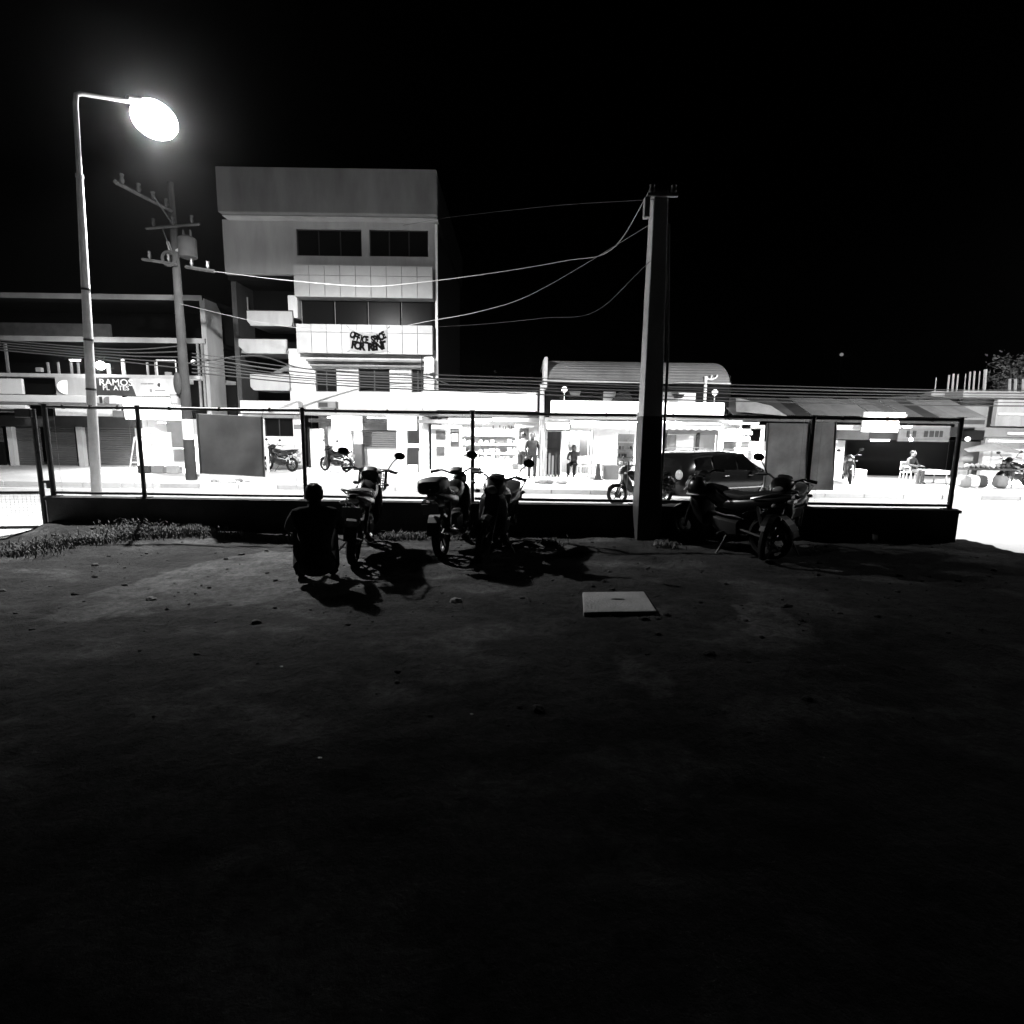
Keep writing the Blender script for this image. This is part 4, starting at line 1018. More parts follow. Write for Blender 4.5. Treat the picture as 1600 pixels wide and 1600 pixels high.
    if topbox:
        P('top_box', MB().loft([((-.58, 0, .92), .13, .07), ((-.62, 0, .93), .16, .10), ((-.90, 0, .93), .16, .10), ((-.95, 0, .92), .13, .07)], 16, 4), 'black')
    return t

def head_on(a, b): return math.atan2(b[1]-a[1], b[0]-a[0])
def place_bike(label, rear, front, **k):
    r, f = Vector(rear), Vector(front); c = (r+f)/2
    return motorcycle(label, (c.x, c.y), head_on(r, f), z=soil_z(c.x, c.y) if c.y < 8.3 else PZ, **k)
gz = lambda px, py: G(px, py).to_2d()
place_bike('parked motorcycle with front basket that a squatting person works on', (-1.84, 6.16), (-1.98, 7.38), body='bikegrey', basket=True, lean=5)
place_bike('parked motorcycle seen from its tail with bulky black box', (-.86, 6.66), (-.68, 7.85), topbox=True, lean=-4, mirrors=False, cowl=False)
place_bike('motorcycle parked facing the camera with raised handlebar and two mirrors', (-.10, 7.62), (-.36, 6.42), lean=-7)
place_bike('black motorcycle parked side on, just right of the concrete pole', (3.30, 6.82), (2.58, 7.80), lean=-7, mirrors=False)
place_bike('rightmost yard motorcycle with one tall mirror against the grey tarpaulin', (3.95, 7.66), (3.18, 6.70), lean=-6, cowl=True, mirrors='l')
# helmet standing on a spare post of the left bike
def helmet(c, label):
    h = thing('helmet', label, 'helmet', c)
    part('shell', MB().ell((0, 0, .13), .135, .15, .15, 16, 10), 'bikeblack', h, True, local=True)
    part('visor', MB().loft([((.06, 0, .12), .10, .05), ((.12, 0, .12), .10, .05), ((.145, 0, .12), .06, .03)], 12), 'lens', h, True, local=True)
    part('rim_trim', MB().tube([(math.cos(a*.35)*.12, math.sin(a*.35)*.135, .04) for a in range(19)], .012, 6), 'galv', h, True, local=True)
hp = W(1088, 776, 7.45); helmet((hp.x, 7.45, hp.z), 'dark full face helmet resting on the motorcycle beside the pole')

# motorcycles across the road
def far_bike(label, px, py, Y, hdg, **k):
    c = W(px, py, Y); motorcycle(label, (c.x, Y), hdg, z=PZ, group='motorcycles across the road', **k)
far_bike('grey motorcycle parked side on under the dark framed window', 437, 733, 22.0, R(160), body='bikegrey', lean=4)
far_bike('motorcycle standing before the white lobby door beside a pillar', 524, 731, 22.2, R(150), lean=4)
c = W(1000, 775, 14.3); motorcycle('motorcycle on the road half hidden by the concrete pole', (c.x, 14.3), R(188), z=SZ, lean=5, group='motorcycles across the road')
far_bike('motorcycle parked by the white pier of the shed', 1327, 760, 20.4, R(240), body='bikegrey', lean=5)
far_bike('motorcycle beside the lit house wall at the right edge', 1585, 760, 20.0, R(195), lean=5)

# ------------------------------------------------------------------ parked car
def car(label, loc, heading):
    t = thing('parked_car', label, 'car', (loc[0], loc[1], loc[2]), heading); t.scale = (1, 1, .87)
    P = lambda n, mb, m, par=t, s=True: part(n, mb, m, par, s, local=True)
    st = [(-2.05, .55, .62, .62, .62), (-1.98, .32, .80, 1.02, 1.02), (-1.80, .28, .84, 1.06, 1.48), (-1.45, .26, .86, 1.07, 1.60), (-.9, .24, .87, 1.06, 1.64), (0, .24, .87, 1.04, 1.64),
          (.45, .24, .87, 1.03, 1.58), (.95, .24, .87, 1.02, 1.24), (1.25, .24, .86, 1.00, 1.04), (1.7, .26, .84, .93, .96), (1.98, .32, .78, .84, .86), (2.08, .45, .68, .66, .68)]
    mb = MB(); rows = []
    for (x, zb, hw, zbelt, ztop) in st:
        rw = []
        top_w = hw*.74 if ztop > 1.15 else hw*.90
        half = [(0, zb), (hw*.9, zb), (hw, zb+.12), (hw*1.01, (zb+zbelt)/2), (hw*.985, zbelt), (top_w, max(ztop-.04, zbelt)), (top_w*.8, ztop), (0, ztop+.02)]
        pts = [(x, y, z) for y, z in half] + [(x, -y, z) for y, z in reversed(half[1:-1])]
        i0 = len(mb.v); mb.v += [Vector(p) for p in pts]; rows.append(i0)
    n = 14
    for k in range(len(st)-1):
        for a in range(n):
            b = (a+1) % n; mb.f.append((rows[k]+a, rows[k+1]+a, rows[k+1]+b, rows[k]+b))
    mb.f.append(tuple(rows[0]+a for a in range(n))); mb.f.append(tuple(rows[-1]+a for a in range(n-1, -1, -1)))
    o = P('body', mb, 'carpaint'); ss = o.modifiers.new('sub', 'SUBSURF'); ss.levels = ss.render_levels = 2
    def side(name, pts, m, off=.006):
        for s in (-1, 1):
            q = MB(); q.quad(*[(x, s*(y+off), z) for x, y, z in (pts if s < 0 else reversed(pts))]); P(name, q, m, t, False)
    side('side_window', [(-1.55, .80, 1.10), (-.95, .82, 1.10), (-.95, .70, 1.50), (-1.45, .71, 1.45)], 'carglass', .02)
    side('side_window', [(-.88, .82, 1.10), (-.02, .82, 1.09), (-.02, .70, 1.53), (-.88, .70, 1.52)], 'carglass', .02)
    side('side_window', [(.06, .82, 1.09), (.86, .82, 1.06), (.42, .71, 1.47), (.06, .70, 1.53)], 'carglass', .02)
    P('windscreen', MB().quad((.98, -.66, 1.08), (.98, .66, 1.08), (.50, .56, 1.56), (.50, -.56, 1.56)), 'carglass', t, False)
    for x in (-1.28, 1.30):
        for s in (-1, 1):
            w = P('wheel', MB().torus((x, s*.78, .33), .25, .085, 26, 8, 1.15), 'tyre')
            r = MB().tube([(x, s*.80, .33), (x, s*.86, .33)], [.20, .19], 20)
            for k in range(5):
                a = 2*math.pi*k/5; r.tube([(x, s*.865, .33), (x+.18*math.cos(a), s*.865, .33+.18*math.sin(a))], .025, 5)
            P('rim', r, 'rim', w)
            mbq = MB().tube([(x+.37*math.cos(R(a)), s*.885, .33+.37*math.sin(R(a))) for a in range(0, 181, 15)], .022, 6)
            P('wheel_arch', mbq, 'galv')
    for s in (-1, 1):
        P('headlight', MB().ell((1.98, s*.55, .72), .10, .20, .08, 12, 8), 'lens'); P('tail_light', MB().ell((-1.98, s*.66, .95), .06, .12, .16, 10, 8), 'lens')
        mm = P('door_mirror', MB().ell((.62, s*1.0, 1.08), .07, .11, .08, 10, 8), 'carpaint'); P('mirror_arm', MB().tube([(.62, s*.83, 1.05), (.62, s*.93, 1.07)], .02, 6), 'black', mm)
        for x in (-.55, .40): P('door_handle', MB().tube([(x, s*.895, .90), (x+.16, s*.895, .905)], .014, 6), 'chrome')
        P('door_trim', MB().box(-1.5, 1.1, s*.876-.012, s*.876+.012, .50, .53), 'galv', t, False)
        P('roof_rail', MB().tube([(-1.4, s*.58, 1.64), (-1.2, s*.58, 1.70), (.1, s*.58, 1.70), (.35, s*.58, 1.64)], .016, 6), 'galv')
    P('bumper', MB().loft([((2.02, 0, .42), .70, .09), ((2.12, 0, .42), .62, .08), ((2.15, 0, .42), .45, .05)], 14, 4), 'black')
    P('number_plate', MB().box(2.152, 2.165, -.2, .2, .38, .5), 'white', t, False)
    P('grille', MB().box(2.06, 2.115, -.4, .4, .55, .68), 'black', t, False)
car('dark parked car with bright reflections on its side right of the pole', (5.75, 15.6, SZ), R(28))

# ------------------------------------------------------------------ people
def person(label, loc, heading, J, top='cloth', legs='cloth', hairlen=.0, bare_legs=False):
    t = thing('person', label, 'person', loc, heading)
    names, vs, rad, es = {}, [], [], []
    def v(n, p, r, par=None):
        names[n] = len(vs); vs.append(p); rad.append(r)
        if par is not None: es.append((names[par], names[n]))
    for (n, p, r, par) in J: v(n, p, r, par)
    for s in ('l', 'r'):          # hand: palm with five fingers
        w_ = Vector(vs[names['hand_'+s]]); e_ = Vector(vs[names['elbow_'+s]]); d = (w_-e_).normalized()
        side = d.cross(Vector((0, 0, 1))); side = side.normalized() if side.length > .1 else Vector((0, 1, 0))
        v('palm_'+s, tuple(w_+d*.06), .026, 'hand_'+s)
        for k, (o, L) in enumerate(((-.030, .065), (-.010, .078), (.010, .072), (.028, .055))):
            v(f'f{k}a{s}', tuple(w_+d*.10+side*o), .010, 'palm_'+s); v(f'f{k}b{s}', tuple(w_+d*(.10+L*.6)+side*o*1.1+Vector((0,0,-.012))), .008, f'f{k}a{s}')
        v('thumb'+s, tuple(w_+d*.05+side*.05), .010, 'hand_'+s)
    me = bpy.data.meshes.new('body'); me.from_pydata(vs, es, []); me.update()
    o = bpy.data.objects.new('body', me); COL.objects.link(o); o.parent = t
    sk = o.modifiers.new('skin', 'SKIN'); sk.use_smooth_shade = True
    if not me.skin_vertices: 
        pass
    for i, r in enumerate(rad):
        d = me.skin_vertices[0].data[i]; d.radius = (r, r); d.use_root = (i == 0)
    ss = o.modifiers.new('sub', 'SUBSURF'); ss.levels = ss.render_levels = 2
    me.materials.append(M[top])
    h = Vector(vs[names['head']])
    f = names
    hd = part('head', MB().ell(h+Vector((0, .012, .0)), .078, .095, .118, 16, 12), 'skin', t, True, local=True)
    part('nose', MB().ell(h+Vector((0, .108, -.012)), .013, .018, .022, 8, 6), 'skin', hd, True, local=True)
    part('mouth', MB().ell(h+Vector((0, .098, -.058)), .026, .012, .008, 8, 6), 'clothg', hd, True, local=True)
    for s in (-1, 1):
        part('ear', MB().ell(h+Vector((s*.080, .0, -.005)), .012, .022, .034, 8, 6), 'skin', hd, True, local=True)
        part('eye', MB().ell(h+Vector((s*.032, .094, .012)), .014, .010, .009, 8, 6), 'hair', hd, True, local=True)
    hm = MB().ell(h+Vector((0, -.018, .030)), .092, .102, .104, 20, 14)
    for v_ in hm.v: v_ += (v_-h).normalized()*(.012*noise.noise(v_*38)+.008*noise.noise(v_*90))
    part('hair', hm, 'hair', t, True, local=True)
    return t, vs, names
def trousers(t, vs, f, m, r0=.10):
    mb = MB()
    for s in ('l', 'r'):
        mb.tube([vs[f['hip_'+s]], vs[f['knee_'+s]], vs[f['ankle_'+s]]], [r0, r0*.78, r0*.62], 12)
    mb.ell(vs[f['pelvis']], r0*1.75, r0*1.3, r0*1.15, 14, 8)
    part('trousers', mb, m, t, True, local=True)
squat = [('pelvis', (0, -.14, .23), .155, None), ('waist', (0, -.08, .43), .13, 'pelvis'), ('chest', (0, .02, .65), .145, 'waist'), ('neck', (0, .09, .79), .06, 'chest'), ('head', (0, .12, .905), .075, 'neck'),
    ('sh_l', (-.185, .05, .72), .075, 'chest'), ('elbow_l', (-.27, .28, .54), .050, 'sh_l'), ('hand_l', (-.14, .50, .50), .032, 'elbow_l'),
    ('sh_r', (.185, .05, .72), .075, 'chest'), ('elbow_r', (.27, .28, .54), .050, 'sh_r'), ('hand_r', (.14, .50, .52), .032, 'elbow_r'),
    ('hip_l', (-.12, -.09, .21), .11, 'pelvis'), ('knee_l', (-.15, .36, .50), .075, 'hip_l'), ('ankle_l', (-.15, .10, .09), .05, 'knee_l'), ('toe_l', (-.17, .26, .045), .042, 'ankle_l'),
    ('hip_r', (.12, -.09, .21), .11, 'pelvis'), ('knee_r', (.15, .36, .50), .075, 'hip_r'), ('ankle_r', (.15, .10, .09), .05, 'knee_r'), ('toe_r', (.17, .26, .045), .042, 'ankle_r')]
pp = (-2.02, 5.50)
t, vs, f = person('person in dark clothes squatting with back turned beside a motorcycle', (pp[0], pp[1], soil_z(*pp)-.025), R(20), squat)
trousers(t, vs, f, 'cloth', .105)
stand = [('pelvis', (0, 0, .93), .12, None), ('waist', (0, .0, 1.08), .115, 'pelvis'), ('chest', (0, .01, 1.28), .135, 'waist'), ('neck', (0, .01, 1.46), .055, 'chest'), ('head', (0, .02, 1.58), .07, 'neck'),
    ('sh_l', (-.18, 0, 1.38), .062, 'chest'), ('elbow_l', (-.24, -.02, 1.10), .045, 'sh_l'), ('hand_l', (-.22, .10, .88), .03, 'elbow_l'),
    ('sh_r', (.18, 0, 1.38), .062, 'chest'), ('elbow_r', (.24, -.02, 1.10), .045, 'sh_r'), ('hand_r', (.22, .08, .87), .03, 'elbow_r'),
    ('hip_l', (-.095, 0, .88), .09, 'pelvis'), ('knee_l', (-.10, .02, .48), .062, 'hip_l'), ('ankle_l', (-.10, -.01, .08), .042, 'knee_l'), ('toe_l', (-.11, .14, .035), .034, 'ankle_l'),
    ('hip_r', (.095, 0, .88), .09, 'pelvis'), ('knee_r', (.10, .02, .48), .062, 'hip_r'), ('ankle_r', (.10, -.01, .08), .042, 'knee_r'), ('toe_r', (.11, .14, .035), .034, 'ankle_r')]
def shorts(t, vs, f, m):
    mb = MB()
    for s in ('l', 'r'):
        a, b = Vector(vs[f['hip_'+s]]), Vector(vs[f['knee_'+s]]); mb.tube([a, a.lerp(b, .6), a.lerp(b, .95)], [.115, .11, .115], 12)
    mb.ell(vs[f['pelvis']], .17, .135, .13, 14, 8); part('shorts', mb, m, t, True, local=True)
c = W(817, 742, 20.6)
t, vs, f = person('person in white top and grey shorts standing in the bright shop', (c.x, 20.6, PZ), R(150), stand, top='clothw'); shorts(t, vs, f, 'clothg')
c = W(831, 742, 20.4)
t, vs, f = person('person in long grey clothes standing at the right end of the bright shop', (c.x, 20.4, PZ), R(185), stand, top='clothg'); trousers(t, vs, f, 'clothg', .098)
part('jacket', MB().loft([((-.16, 0, 1.15), .10, .22), ((-.08, 0, 1.15), .16, .28), ((.08, 0, 1.15), .16, .28), ((.16, 0, 1.15), .10, .22)], 14, 3), 'clothg', t, True, local=True)
sit = [('pelvis', (0, -.05, .50), .13, None), ('waist', (0, -.05, .64), .125, 'pelvis'), ('chest', (0, .0, .84), .14, 'waist'), ('neck', (0, .03, 1.0), .055, 'chest'), ('head', (0, .05, 1.12), .07, 'neck'),
    ('sh_l', (-.18, .02, .93), .062, 'chest'), ('elbow_l', (-.24, .10, .70), .045, 'sh_l'), ('hand_l', (-.12, .34, .68), .03, 'elbow_l'),
    ('sh_r', (.18, .02, .93), .062, 'chest'), ('elbow_r', (.24, .10, .70), .045, 'sh_r'), ('hand_r', (.12, .34, .68), .03, 'elbow_r'),
    ('hip_l', (-.10, 0, .48), .09, 'pelvis'), ('knee_l', (-.12, .40, .48), .062, 'hip_l'), ('ankle_l', (-.12, .40, .08), .042, 'knee_l'), ('toe_l', (-.12, .54, .035), .034, 'ankle_l'),
    ('hip_r', (.10, 0, .48), .09, 'pelvis'), ('knee_r', (.12, .40, .48), .062, 'hip_r'), ('ankle_r', (.12, .40, .08), .042, 'knee_r'), ('toe_r', (.12, .54, .035), .034, 'ankle_r')]
c = W(896, 742, 21.6)
t, vs, f = person('person in dark grey clothes sitting in the open eatery', (c.x, 21.6, PZ), R(160), sit, top='clothg'); trousers(t, vs, f, 'cloth', .095)
c = W(1420, 750, 20.6)
t, vs, f = person('person with grey shirt sitting before the dark shed opening', (c.x, 20.6, PZ), R(200), sit, top='clothg'); trousers(t, vs, f, 'dgrey', .095)

# ------------------------------------------------------------------ street furniture and goods
def chair(label, c, rz, m='whitep', group='plastic chairs'):
    t = thing('plastic_chair', label, 'chair', c, rz, group)
    P = lambda n, mb: part(n, mb, m, t, False, .006, local=True)
    P('seat', MB().box(-.21, .21, -.2, .21, .42, .45)); P('backrest', MB().box(-.20, .20, -.235, -.205, .50, .82))
    for x in (-.18, .18):
        for y in (-.2, .19): P('leg', MB().tube([(x, y, .42), (x*1.15, y*1.15, 0)], .022, 6))
        P('armrest', MB().box(x-.03, x+.03, -.2, .16, .62, .65).box(x-.02, x+.02, .12, .16, .45, .619))
c = W(912, 742, 21.0); chair('white plastic chair beside the seated person in the eatery', (c.x, 21.0, PZ), R(190))
c = W(922, 742, 21.3); chair('white plastic chair next to the eatery door jamb', (c.x, 21.3, PZ), R(200))
c = W(896, 742, 21.6); chair('white plastic chair under the person sitting in the eatery', (c.x, 21.62, PZ), R(160))
c = W(1420, 750, 20.6); chair('white plastic chair under the person before the shed', (c.x, 20.62, PZ), R(200))
def table(label, l, r, t_, Y, dep, m='white', cloth=0.0):
    x0, x1 = wx(l, t_, Y), wx(r, t_, Y); zt = wz((l+r)/2, t_, Y)
    t = thing('table', label, 'table', ((x0+x1)/2, Y+dep/2, PZ))
    part('tabletop', MB().box(x0, x1, Y, Y+dep, zt-.04, zt), m, t, bevel=.006)
    for x in (x0+.05, x1-.05):
        for y in (Y+.05, Y+dep-.05): part('leg', MB().tube([(x, y, zt-.04), (x, y, PZ)], .022, 6), m, t)
    if cloth: part('cloth', MB().box(x0-.01, x1+.01, Y-.015, Y-.003, zt-cloth, zt+.003), m, t)
    return t
table('white covered table in front of the floodlit shop by the utility pole', 240, 289, 701, 20.3, .7, cloth=.68)
table('white table at the right end of the shed opening', 1430, 1484, 735, 20.4, .7, cloth=.15)
table('white counter table left of the eatery display cabinet', 930, 962, 716, 21.7, .6, cloth=.5)
c0 = W(246, 742, 20.4)
for k, (dx, m, lb) in enumerate(((-.35, 'dgrey', 'dark plastic crate under the white covered table, leftmost'), (.15, 'grey', 'grey plastic crate under the white covered table, middle one'), (.72, 'conc', 'pale crate under the white covered table, rightmost'))):
    box_thing('crate', lb, 'crate', m, c0.x+dx-.22, c0.x+dx+.2, 20.15, 20.5, PZ, PZ+.28, .02, 'crates by the floodlit shop')
# easel board
a = W(217, 745, 19.6)
es_ = thing('easel_stand', 'white A shaped easel stand on the pavement left of the floodlit shop', 'easel', (a.x, 19.6, PZ))
for dx in (-.28, 0, .22): part('leg', MB().tube([(dx*1.0, (-.1 if dx else .3), 0), (dx*.1, 0, 1.35)], .022, 6), 'white', es_, local=True)
part('crossbar', MB().box(-.2, .2, -.09, -.06, .42, .46), 'white', es_, local=True)
# cabinets and bins in the lobby
box_thing('steel_cabinet', 'dark steel cabinet between the lobby pillars', 'cabinet', 'dgrey', wx(552, 715, 22.9), wx(566, 715, 22.9), 22.9, 23.3, PZ, wz(560, 694, 22.9), .01)
cb = box_thing('goods_cage', 'dark grey goods cage right of the second lobby pillar', 'cage', 'dgrey', wx(637, 715, 22.4), wx(656, 715, 22.4), 22.4, 22.9, PZ, wz(646, 700, 22.4), .01)
box_thing('goods_tray', 'white tray lying on top of the goods cage', 'tray', 'white', wx(635, 695, 22.3), wx(658, 695, 22.3), 22.3, 22.9, wz(646, 699.5, 22.4), wz(646, 694, 22.4), .01)
box_thing('white_bin', 'white square bin before the goods cage', 'bin', 'whitep', wx(636, 735, 21.0), wx(650, 735, 21.0), 21.0, 21.35, PZ, wz(643, 727, 21.0), .02)
box_thing('white_carton', 'low white carton between the lobby pillars and the bin', 'carton', 'white', wx(610, 745, 20.4), wx(628, 745, 20.4), 20.4, 20.8, PZ, wz(620, 736, 20.4), .02)
for k, (px, lb) in enumerate(((419.5, 'white bollard pipe beside the grey parked motorcycle'), (656.5, 'white bollard pipe right of the white bin'))):
    c = W(px, 740, 21.4); o = part('bollard', MB().tube([(0,0,0), (0,0,.9), (0,0,.93)], [.05, .05, .02], 10), 'white', None, True); o.location = (c.x, 21.4, PZ); tag(o, lb, 'bollard', 'white bollards')
# cone and grey crate at the eatery
c = W(934, 750, 20.2)
tc_ = thing('traffic_cone', 'black traffic cone in front of the eatery', 'cone', (c.x, 20.2, PZ))
part('cone', MB().tube([(0,0,.03), (0,0,.55), (0,0,.60)], [.13, .05, .07], 12), 'black', tc_, True, local=True); part('base', MB().box(-.17, .17, -.17, .17, 0, .03), 'black', tc_, local=True)
box_thing('grey_cooler', 'grey cooler box standing on the pavement of the eatery', 'cooler', 'grey', wx(944, 738, 20.4), wx(967, 738, 20.4), 20.4, 20.9, PZ, wz(955, 727, 20.4), .02)
box_thing('white_crate', 'white crate beside the motorcycle at the shed pier', 'crate', 'white', wx(1336, 745, 21.2), wx(1354, 745, 21.2), 21.2, 21.6, PZ, wz(1345, 734, 21.2), .02)
c = W(775, 764, 17.6)
for k, (px, Y, s_, lb) in enumerate(((856, 18.6, .5, 'low grey rubble heap on the pavement before the eatery'), (360, 17.4, .4, 'pale rubble heap on the pavement below the left tarpaulin'))):
    c = W(px, 755, Y); rb = thing('rubble_heap', lb, 'rubble', (c.x, Y, PZ))
    for q in range(14):
        r_ = random.uniform(.06, .15)*s_*2; part('rubble_piece', MB().ell((random.uniform(-.5, .5), random.uniform(-.2, .2), r_*.5), r_*1.3, r_, r_*.7, 7, 5), random.choice(['conc', 'concd', 'plaster']), rb, local=True)
# stall with parasol and goods at the far right
c = W(1542, 758, 19.6)
stl = thing('market_stall', 'small market stall with a sagging dark parasol before the lit house', 'stall', (c.x, 19.6, PZ))
part('counter', MB().box(-1.0, .7, -.3, .3, .62, .68), 'wood', stl, local=True)
for x in (-.95, .65):
    for y in (-.25, .25): part('leg', MB().tube([(x, y, 0), (x, y, .62)], .025, 6), 'wood', stl, local=True)
mb = MB(); apex = Vector((0, 0, 1.62)); rimp = [Vector((.85*math.cos(2*math.pi*k/10), .7*math.sin(2*math.pi*k/10), 1.30+.05*math.sin(k*2.1))) for k in range(10)]
i0 = len(mb.v); mb.v += [apex]+rimp
for k in range(10): mb.f.append((i0, i0+1+k, i0+1+(k+1) % 10))
o = part('parasol', mb, 'grey', stl, local=True); so = o.modifiers.new('t', 'SOLIDIFY'); so.thickness = .01
part('parasol_pole', MB().tube([(0, 0, .68), (0, 0, 1.62)], .018, 6), 'white', o, local=True)
for k in range(9):
    x = -.9+k*.18; part('goods', MB().ell((x, -.1, .76), .08, .1, .09, 8, 6), random.choice(['grey', 'conc', 'white', 'dgrey']), stl, True, local=True)
for k, (px, m, lb) in enumerate(((1518, 'white', 'white sack on the ground left of the market stall'), (1530, 'dgrey', 'dark sack leaning on the market stall leg'), (1562, 'grey', 'grey sack right of the market stall'), (1505, 'grey', 'grey sack nearest the right fence post'))):
    c = W(px, 760, 19.2); o = part('sack', MB().loft([((-.2, 0, .2), .12, .12), ((-.1, 0, .24), .2, .22), ((.1, 0, .23), .2, .22), ((.2, 0, .2), .12, .14)], 12, 3), m, None, True)
    o.location = (c.x, 19.2, PZ); tag(o, lb, 'sack', 'sacks around the market stall')

# ------------------------------------------------------------------ overhead wires
def wire(name, label, pts, r, m, sag=0.0, n=24):
    p = [Vector(q) for q in pts]; out = []
    if len(p) == 2:
        for k in range(n+1):
            u = k/n; q = p[0].lerp(p[1], u); q.z -= sag*4*u*(1-u); out.append(q)
    else: out = p
    c = out[len(out)//2].copy(); mb = MB().tube([q-c for q in out], r, 5); o = part(name, mb, m, None, True); o.location = c
    return tag(o, label, 'cable', 'overhead cables')
up_a = W(335, 424, UY-.6); cp_top = Vector((xt0-.06, 7.82, ztp-.02))
def spline(pts, n=10):
    p = [Vector(q) for q in pts]; p = [2*p[0]-p[1]]+p+[2*p[-1]-p[-2]]; out = []
    for i in range(1, len(p)-2):
        for k in range(n):
            t_ = k/n; a, b, c, d = p[i-1], p[i], p[i+1], p[i+2]
            out.append(.5*((2*b)+(c-a)*t_+(2*a-5*b+4*c-d)*t_*t_+(3*b-a-3*c+d)*t_**3))
    out.append(p[-2]); return out
wire('service_cable', 'bright service cable rising from the tall building to the concrete pole', spline([up_a, W(430, 436, 16.4), W(560, 447, 14.2), W(640, 443, 13.0), W(760, 428, 11.4), W(880, 408, 9.8), W(955, 390, 8.8), cp_top]), .0075, 'wire')
wire('service_cable', 'sagging cable crossing just above the rent banner', spline([upt(wz(284, 476, UY))+Vector((.1, -.12, 0)), W(420, 506, 17.0), W(560, 518, 15.4), W(680, 500, 13.4), W(760, 484, 12.0), W(840, 455, 10.4), Vector((xt1+.02, 7.82, ztp-.3))]), .006, 'grey')
wire('service_cable', 'thin lower cable between the tall building corner and the pole', spline([W(681, 511, 22.0), W(760, 506, 18.5), W(850, 497, 14.5), W(925, 489, 11.5), Vector((xt0, 7.85, ztp-.9))]), .004, 'cable')
wire('service_cable', 'short faint cable leaving the top corner of the tall building', spline([W(630, 352, 22.1), W(682, 343, 20), W(715, 338, 18.6), W(860, 322, 12.0), Vector((xt0, 7.86, ztp-.12))]), .005, 'cable')
names_b = ['topmost', 'second', 'third', 'fourth', 'fifth', 'lowest']
for k in range(6):
    y0 = 586+k*5.0
    wire('street_cable', f'{names_b[k]} of the cables strung along the shop roofs', spline([W(300, 552+k*6, UY), W(480, 576+k*5+2*math.sin(k), 18.2), W(690, y0+1*math.sin(k*2), 18.4), W(850, y0+5+math.sin(k*3), 18.6), W(1040, y0+12+1.5*math.sin(k*1.7), 18.8), W(1250, y0+18, 19.0), W(1460, y0+22+math.cos(k), 19.2), W(1700, y0+24, 19.4)]), .022 if k % 2 else .014, 'dgrey' if k in (1, 4) else 'cable')
for k in range(5):
    wire('street_cable', f'{names_b[k]} cable running left from the utility pole', spline([W(291, 540+k*9, UY), W(200, 546+k*5, 18), W(100, 540+k*4, 18), W(-80, 524+k*4, 18)]), .02, 'cable')
wire('drop_cable', 'dark drop cable crossing the tall building lower wall', spline([W(292, 568, UY), W(400, 556, 19), W(470, 575, 20.5), W(560, 583, 21.8), W(660, 588, 22.4), W(700, 600, 22.2)]), .024, 'cable')

# ------------------------------------------------------------------ yard details
# square concrete cover standing proud of the soil
q = [G(910, 929), G(1006, 928), G(1026, 959), G(912, 961)]
cc = sum(q, Vector())/4
cvr = thing('concrete_cover', 'square pale concrete inspection cover lying in the dirt yard', 'cover', (cc.x, cc.y, soil_z(cc.x, cc.y)-.02))
part('slab', MB().hexa([p-cc+Vector((0,0,0)) for p in (q[3], q[2], q[1], q[0])], [p-cc+Vector((0,0,.055)) for p in (q[3], q[2], q[1], q[0])]), mat('cover_concrete', .24, .9, var=.25, scale=5, bump=.5), cvr, bevel=.01, local=True)
part('lifting_hole', MB().ell((.02, .05, .056), .07, .022, .004, 10, 6), 'dark', cvr, True, local=True)
# loose stones
mb = MB()
for k in range(520):
    x, y = random.uniform(-6.5, 6.5), random.choice((random.uniform(4.4, 8.1), random.uniform(2.6, 8.1)))
    r_ = random.choice((.006, .008, .010, .012, .016, .026))*random.uniform(.7, 1.3)
    c = Vector((x, y, soil_z(x, y)+r_*.2)); i0 = len(mb.v); mb.ell(c, r_*random.uniform(.9, 1.6), r_*random.uniform(.7, 1.2), r_*.65, 6, 4)
    for i in range(i0, len(mb.v)): mb.v[i] += Vector((random.uniform(-.2, .2), random.uniform(-.2, .2), random.uniform(-.15, .15)))*r_
o = part('loose_stones', mb, 'stone'); o['kind'] = 'stuff'; o['label'] = 'small loose stones scattered over the dirt yard'; o['category'] = 'stones'
# a few larger single clods that catch the light or show dark
for k, (px, py, r_, m, lb) in enumerate(((236, 937, .035, 'concd', 'single dark clod on the pale patch at the left'), (712, 940, .045, 'concd', 'dark clod near the middle of the yard'), (148, 900, .025, 'stone', 'small dark clod near the left grass'), (440, 1044, .008, 'white', 'white scrap on the dark soil left of the middle'), (737, 1118, .008, 'white', 'white scrap in the dark soil at the middle'), (500, 1184, .008, 'white', 'lowest white scrap in the dark foreground'))):
    c = G(px, py); mb = MB().ell((0, 0, 0), r_*1.4, r_, r_*.6, 8, 6)
    for v_ in mb.v: v_ += Vector((random.uniform(-.2, .2), random.uniform(-.2, .2), random.uniform(-.15, .15)))*r_
    o = part('clod' if m != 'white' else 'paper_scrap', mb, m); o.location = (c.x, c.y, soil_z(c.x, c.y)+r_*.3); tag(o, lb, 'clod' if m != 'white' else 'scrap')
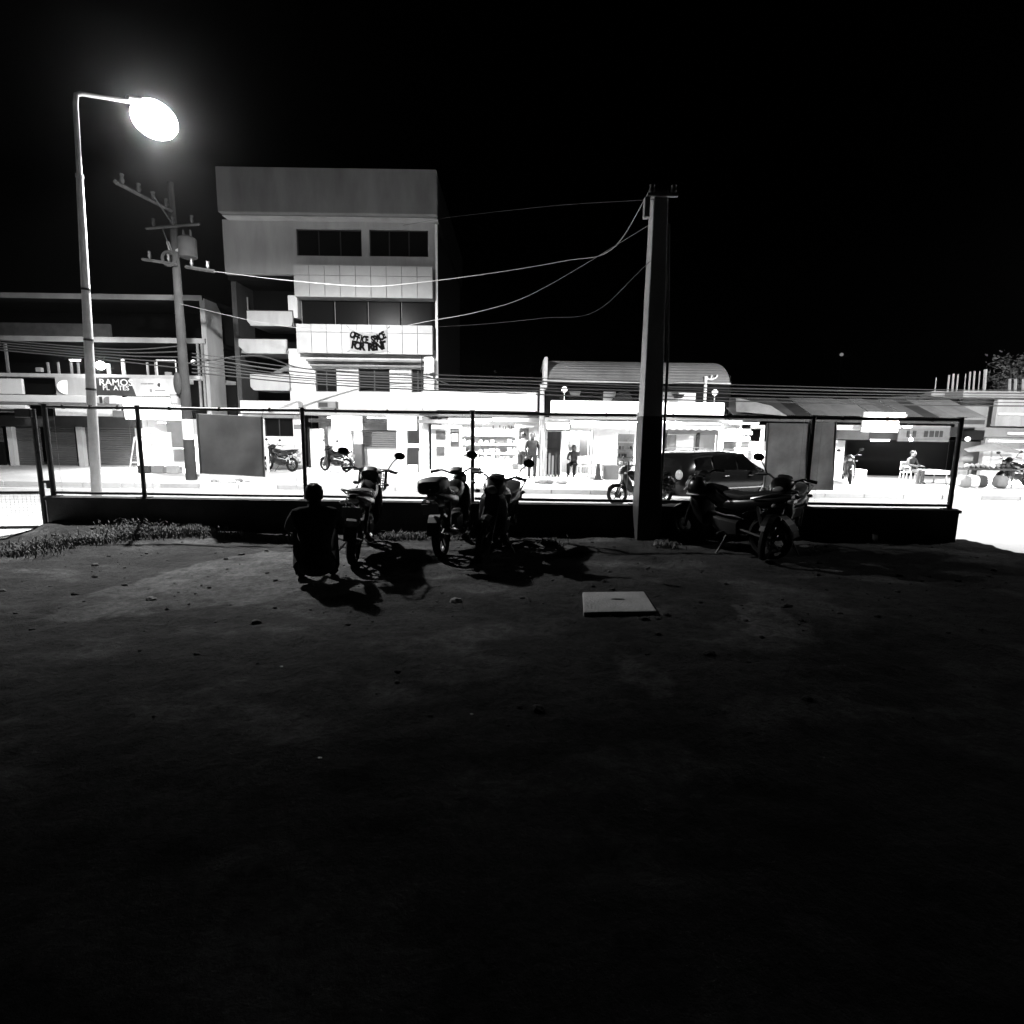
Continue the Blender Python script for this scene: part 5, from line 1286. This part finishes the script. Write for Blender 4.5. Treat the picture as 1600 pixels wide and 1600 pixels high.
# dry grass along the wall
def grass(label, spots, n, h):
    mb = MB()
    for k in range(n):
        sx, sy, rx, ry = random.choice(spots); x, y = random.gauss(sx, rx), random.gauss(sy, ry)
        if y > 8.16: y = 8.16 - random.random()*.1
        z = soil_z(x, y); a = random.uniform(0, 6.28); l = h*random.uniform(.4, 1.2); w_ = random.uniform(.004, .009)
        d = Vector((math.cos(a), math.sin(a), 0)); s = Vector((-d.y, d.x, 0))*w_; b = Vector((x, y, z-.01)); m_ = b+d*l*.25+Vector((0,0,l*.7)); e = b+d*l*.7+Vector((0,0,l*.95))
        i = len(mb.v); mb.v += [b-s, b+s, m_+s*.7, m_-s*.7, e]; mb.f += [(i, i+1, i+2, i+3), (i+3, i+2, i+4)]
    o = part('dry_grass', mb, 'foliage'); o['kind'] = 'stuff'; o['label'] = label; o['category'] = 'grass'
g1 = [(G(px, py).x, min(G(px, py).y, 8.05), .22, .10) for px, py in ((100, 850), (140, 846), (180, 842), (215, 838), (250, 838), (290, 838), (320, 838), (60, 858), (30, 868), (200, 834))]
grass('dry grass tufts along the left foot of the wall', g1, 2300, .12)
g2 = [(G(px, py).x, min(G(px, py).y, 8.05), .10, .05) for px, py in ((455, 845), (470, 840), (610, 843), (625, 840), (650, 842), (720, 842), (1040, 856), (860, 850))]
grass('sparse grass between the motorcycles at the wall foot', g2, 1100, .11)

# ------------------------------------------------------------------ tree behind the right house, far mast lamp
def tree(label, c, h, cr, n):
    t = thing('tree', label, 'tree', c)
    tr = MB().tube([(0,0,0), (.05,.02,h*.35), (-.03,.05,h*.62)], [.16, .12, .06], 8)
    for k in range(7):
        a = k*.9; tr.tube([(0, 0, h*(.3+.05*k)), (math.cos(a)*cr*.5, math.sin(a)*cr*.5, h*(.5+.05*k)), (math.cos(a)*cr*.8, math.sin(a)*cr*.8, h*(.62+.05*k))], [.05, .03, .012], 5)
    part('trunk', tr, 'bark', t, True, local=True)
    mb = MB(); cl = [Vector((random.gauss(0, cr*.45), random.gauss(0, cr*.45), h*.72+random.gauss(0, cr*.3))) for _ in range(26)]
    for k in range(n):
        p = random.choice(cl)+Vector((random.gauss(0, .28), random.gauss(0, .28), random.gauss(0, .22)))
        u = Vector((random.gauss(0,1), random.gauss(0,1), random.gauss(0,.6))).normalized(); w_ = u.cross(Vector((random.gauss(0,1), random.gauss(0,1), random.gauss(0,1)))).normalized(); s = random.uniform(.05, .11)
        mb.quad(p-u*s, p+w_*s*.45, p+u*s, p-w_*s*.45)
    part('crown', mb, 'leaf', t, local=True)
c = W(1570, 752, 26.5); tree('leafy tree behind the reinforcing bars of the right house', (c.x, 26.5, PZ), 6.2, 1.5, 2600)
c = W(1315, 554, 120)
ms = thing('far_mast', 'tiny round light on a far mast in the black sky', 'mast', (c.x, 120, 0))
part('mast_pole', MB().tube([(0,0,0), (0,0,c.z-.2)], [.3, .1], 6), 'black', ms, local=True)
part('mast_lamp', MB().ell((0, 0, c.z), .36, .36, .36), emit('far_lamp_glass', .22), ms, True, local=True)
# ------------------------------------------------------------------ haze added for the glow around the street lamp
hzm = bpy.data.materials.new('glow_haze'); hzm.use_nodes = True; nt = hzm.node_tree; nt.nodes.clear()
pv = nt.nodes.new('ShaderNodeVolumePrincipled'); out_ = nt.nodes.new('ShaderNodeOutputMaterial')
pv.inputs['Color'].default_value = (1, 1, 1, 1); pv.inputs['Density'].default_value = HAZE; pv.inputs['Anisotropy'].default_value = .98
nt.links.new(pv.outputs[0], out_.inputs['Volume'])
hz_ = part('added_glow_haze', MB().box(-95, 95, -12, 130, -1.9, 22), hzm); hz_['kind'] = 'stuff'
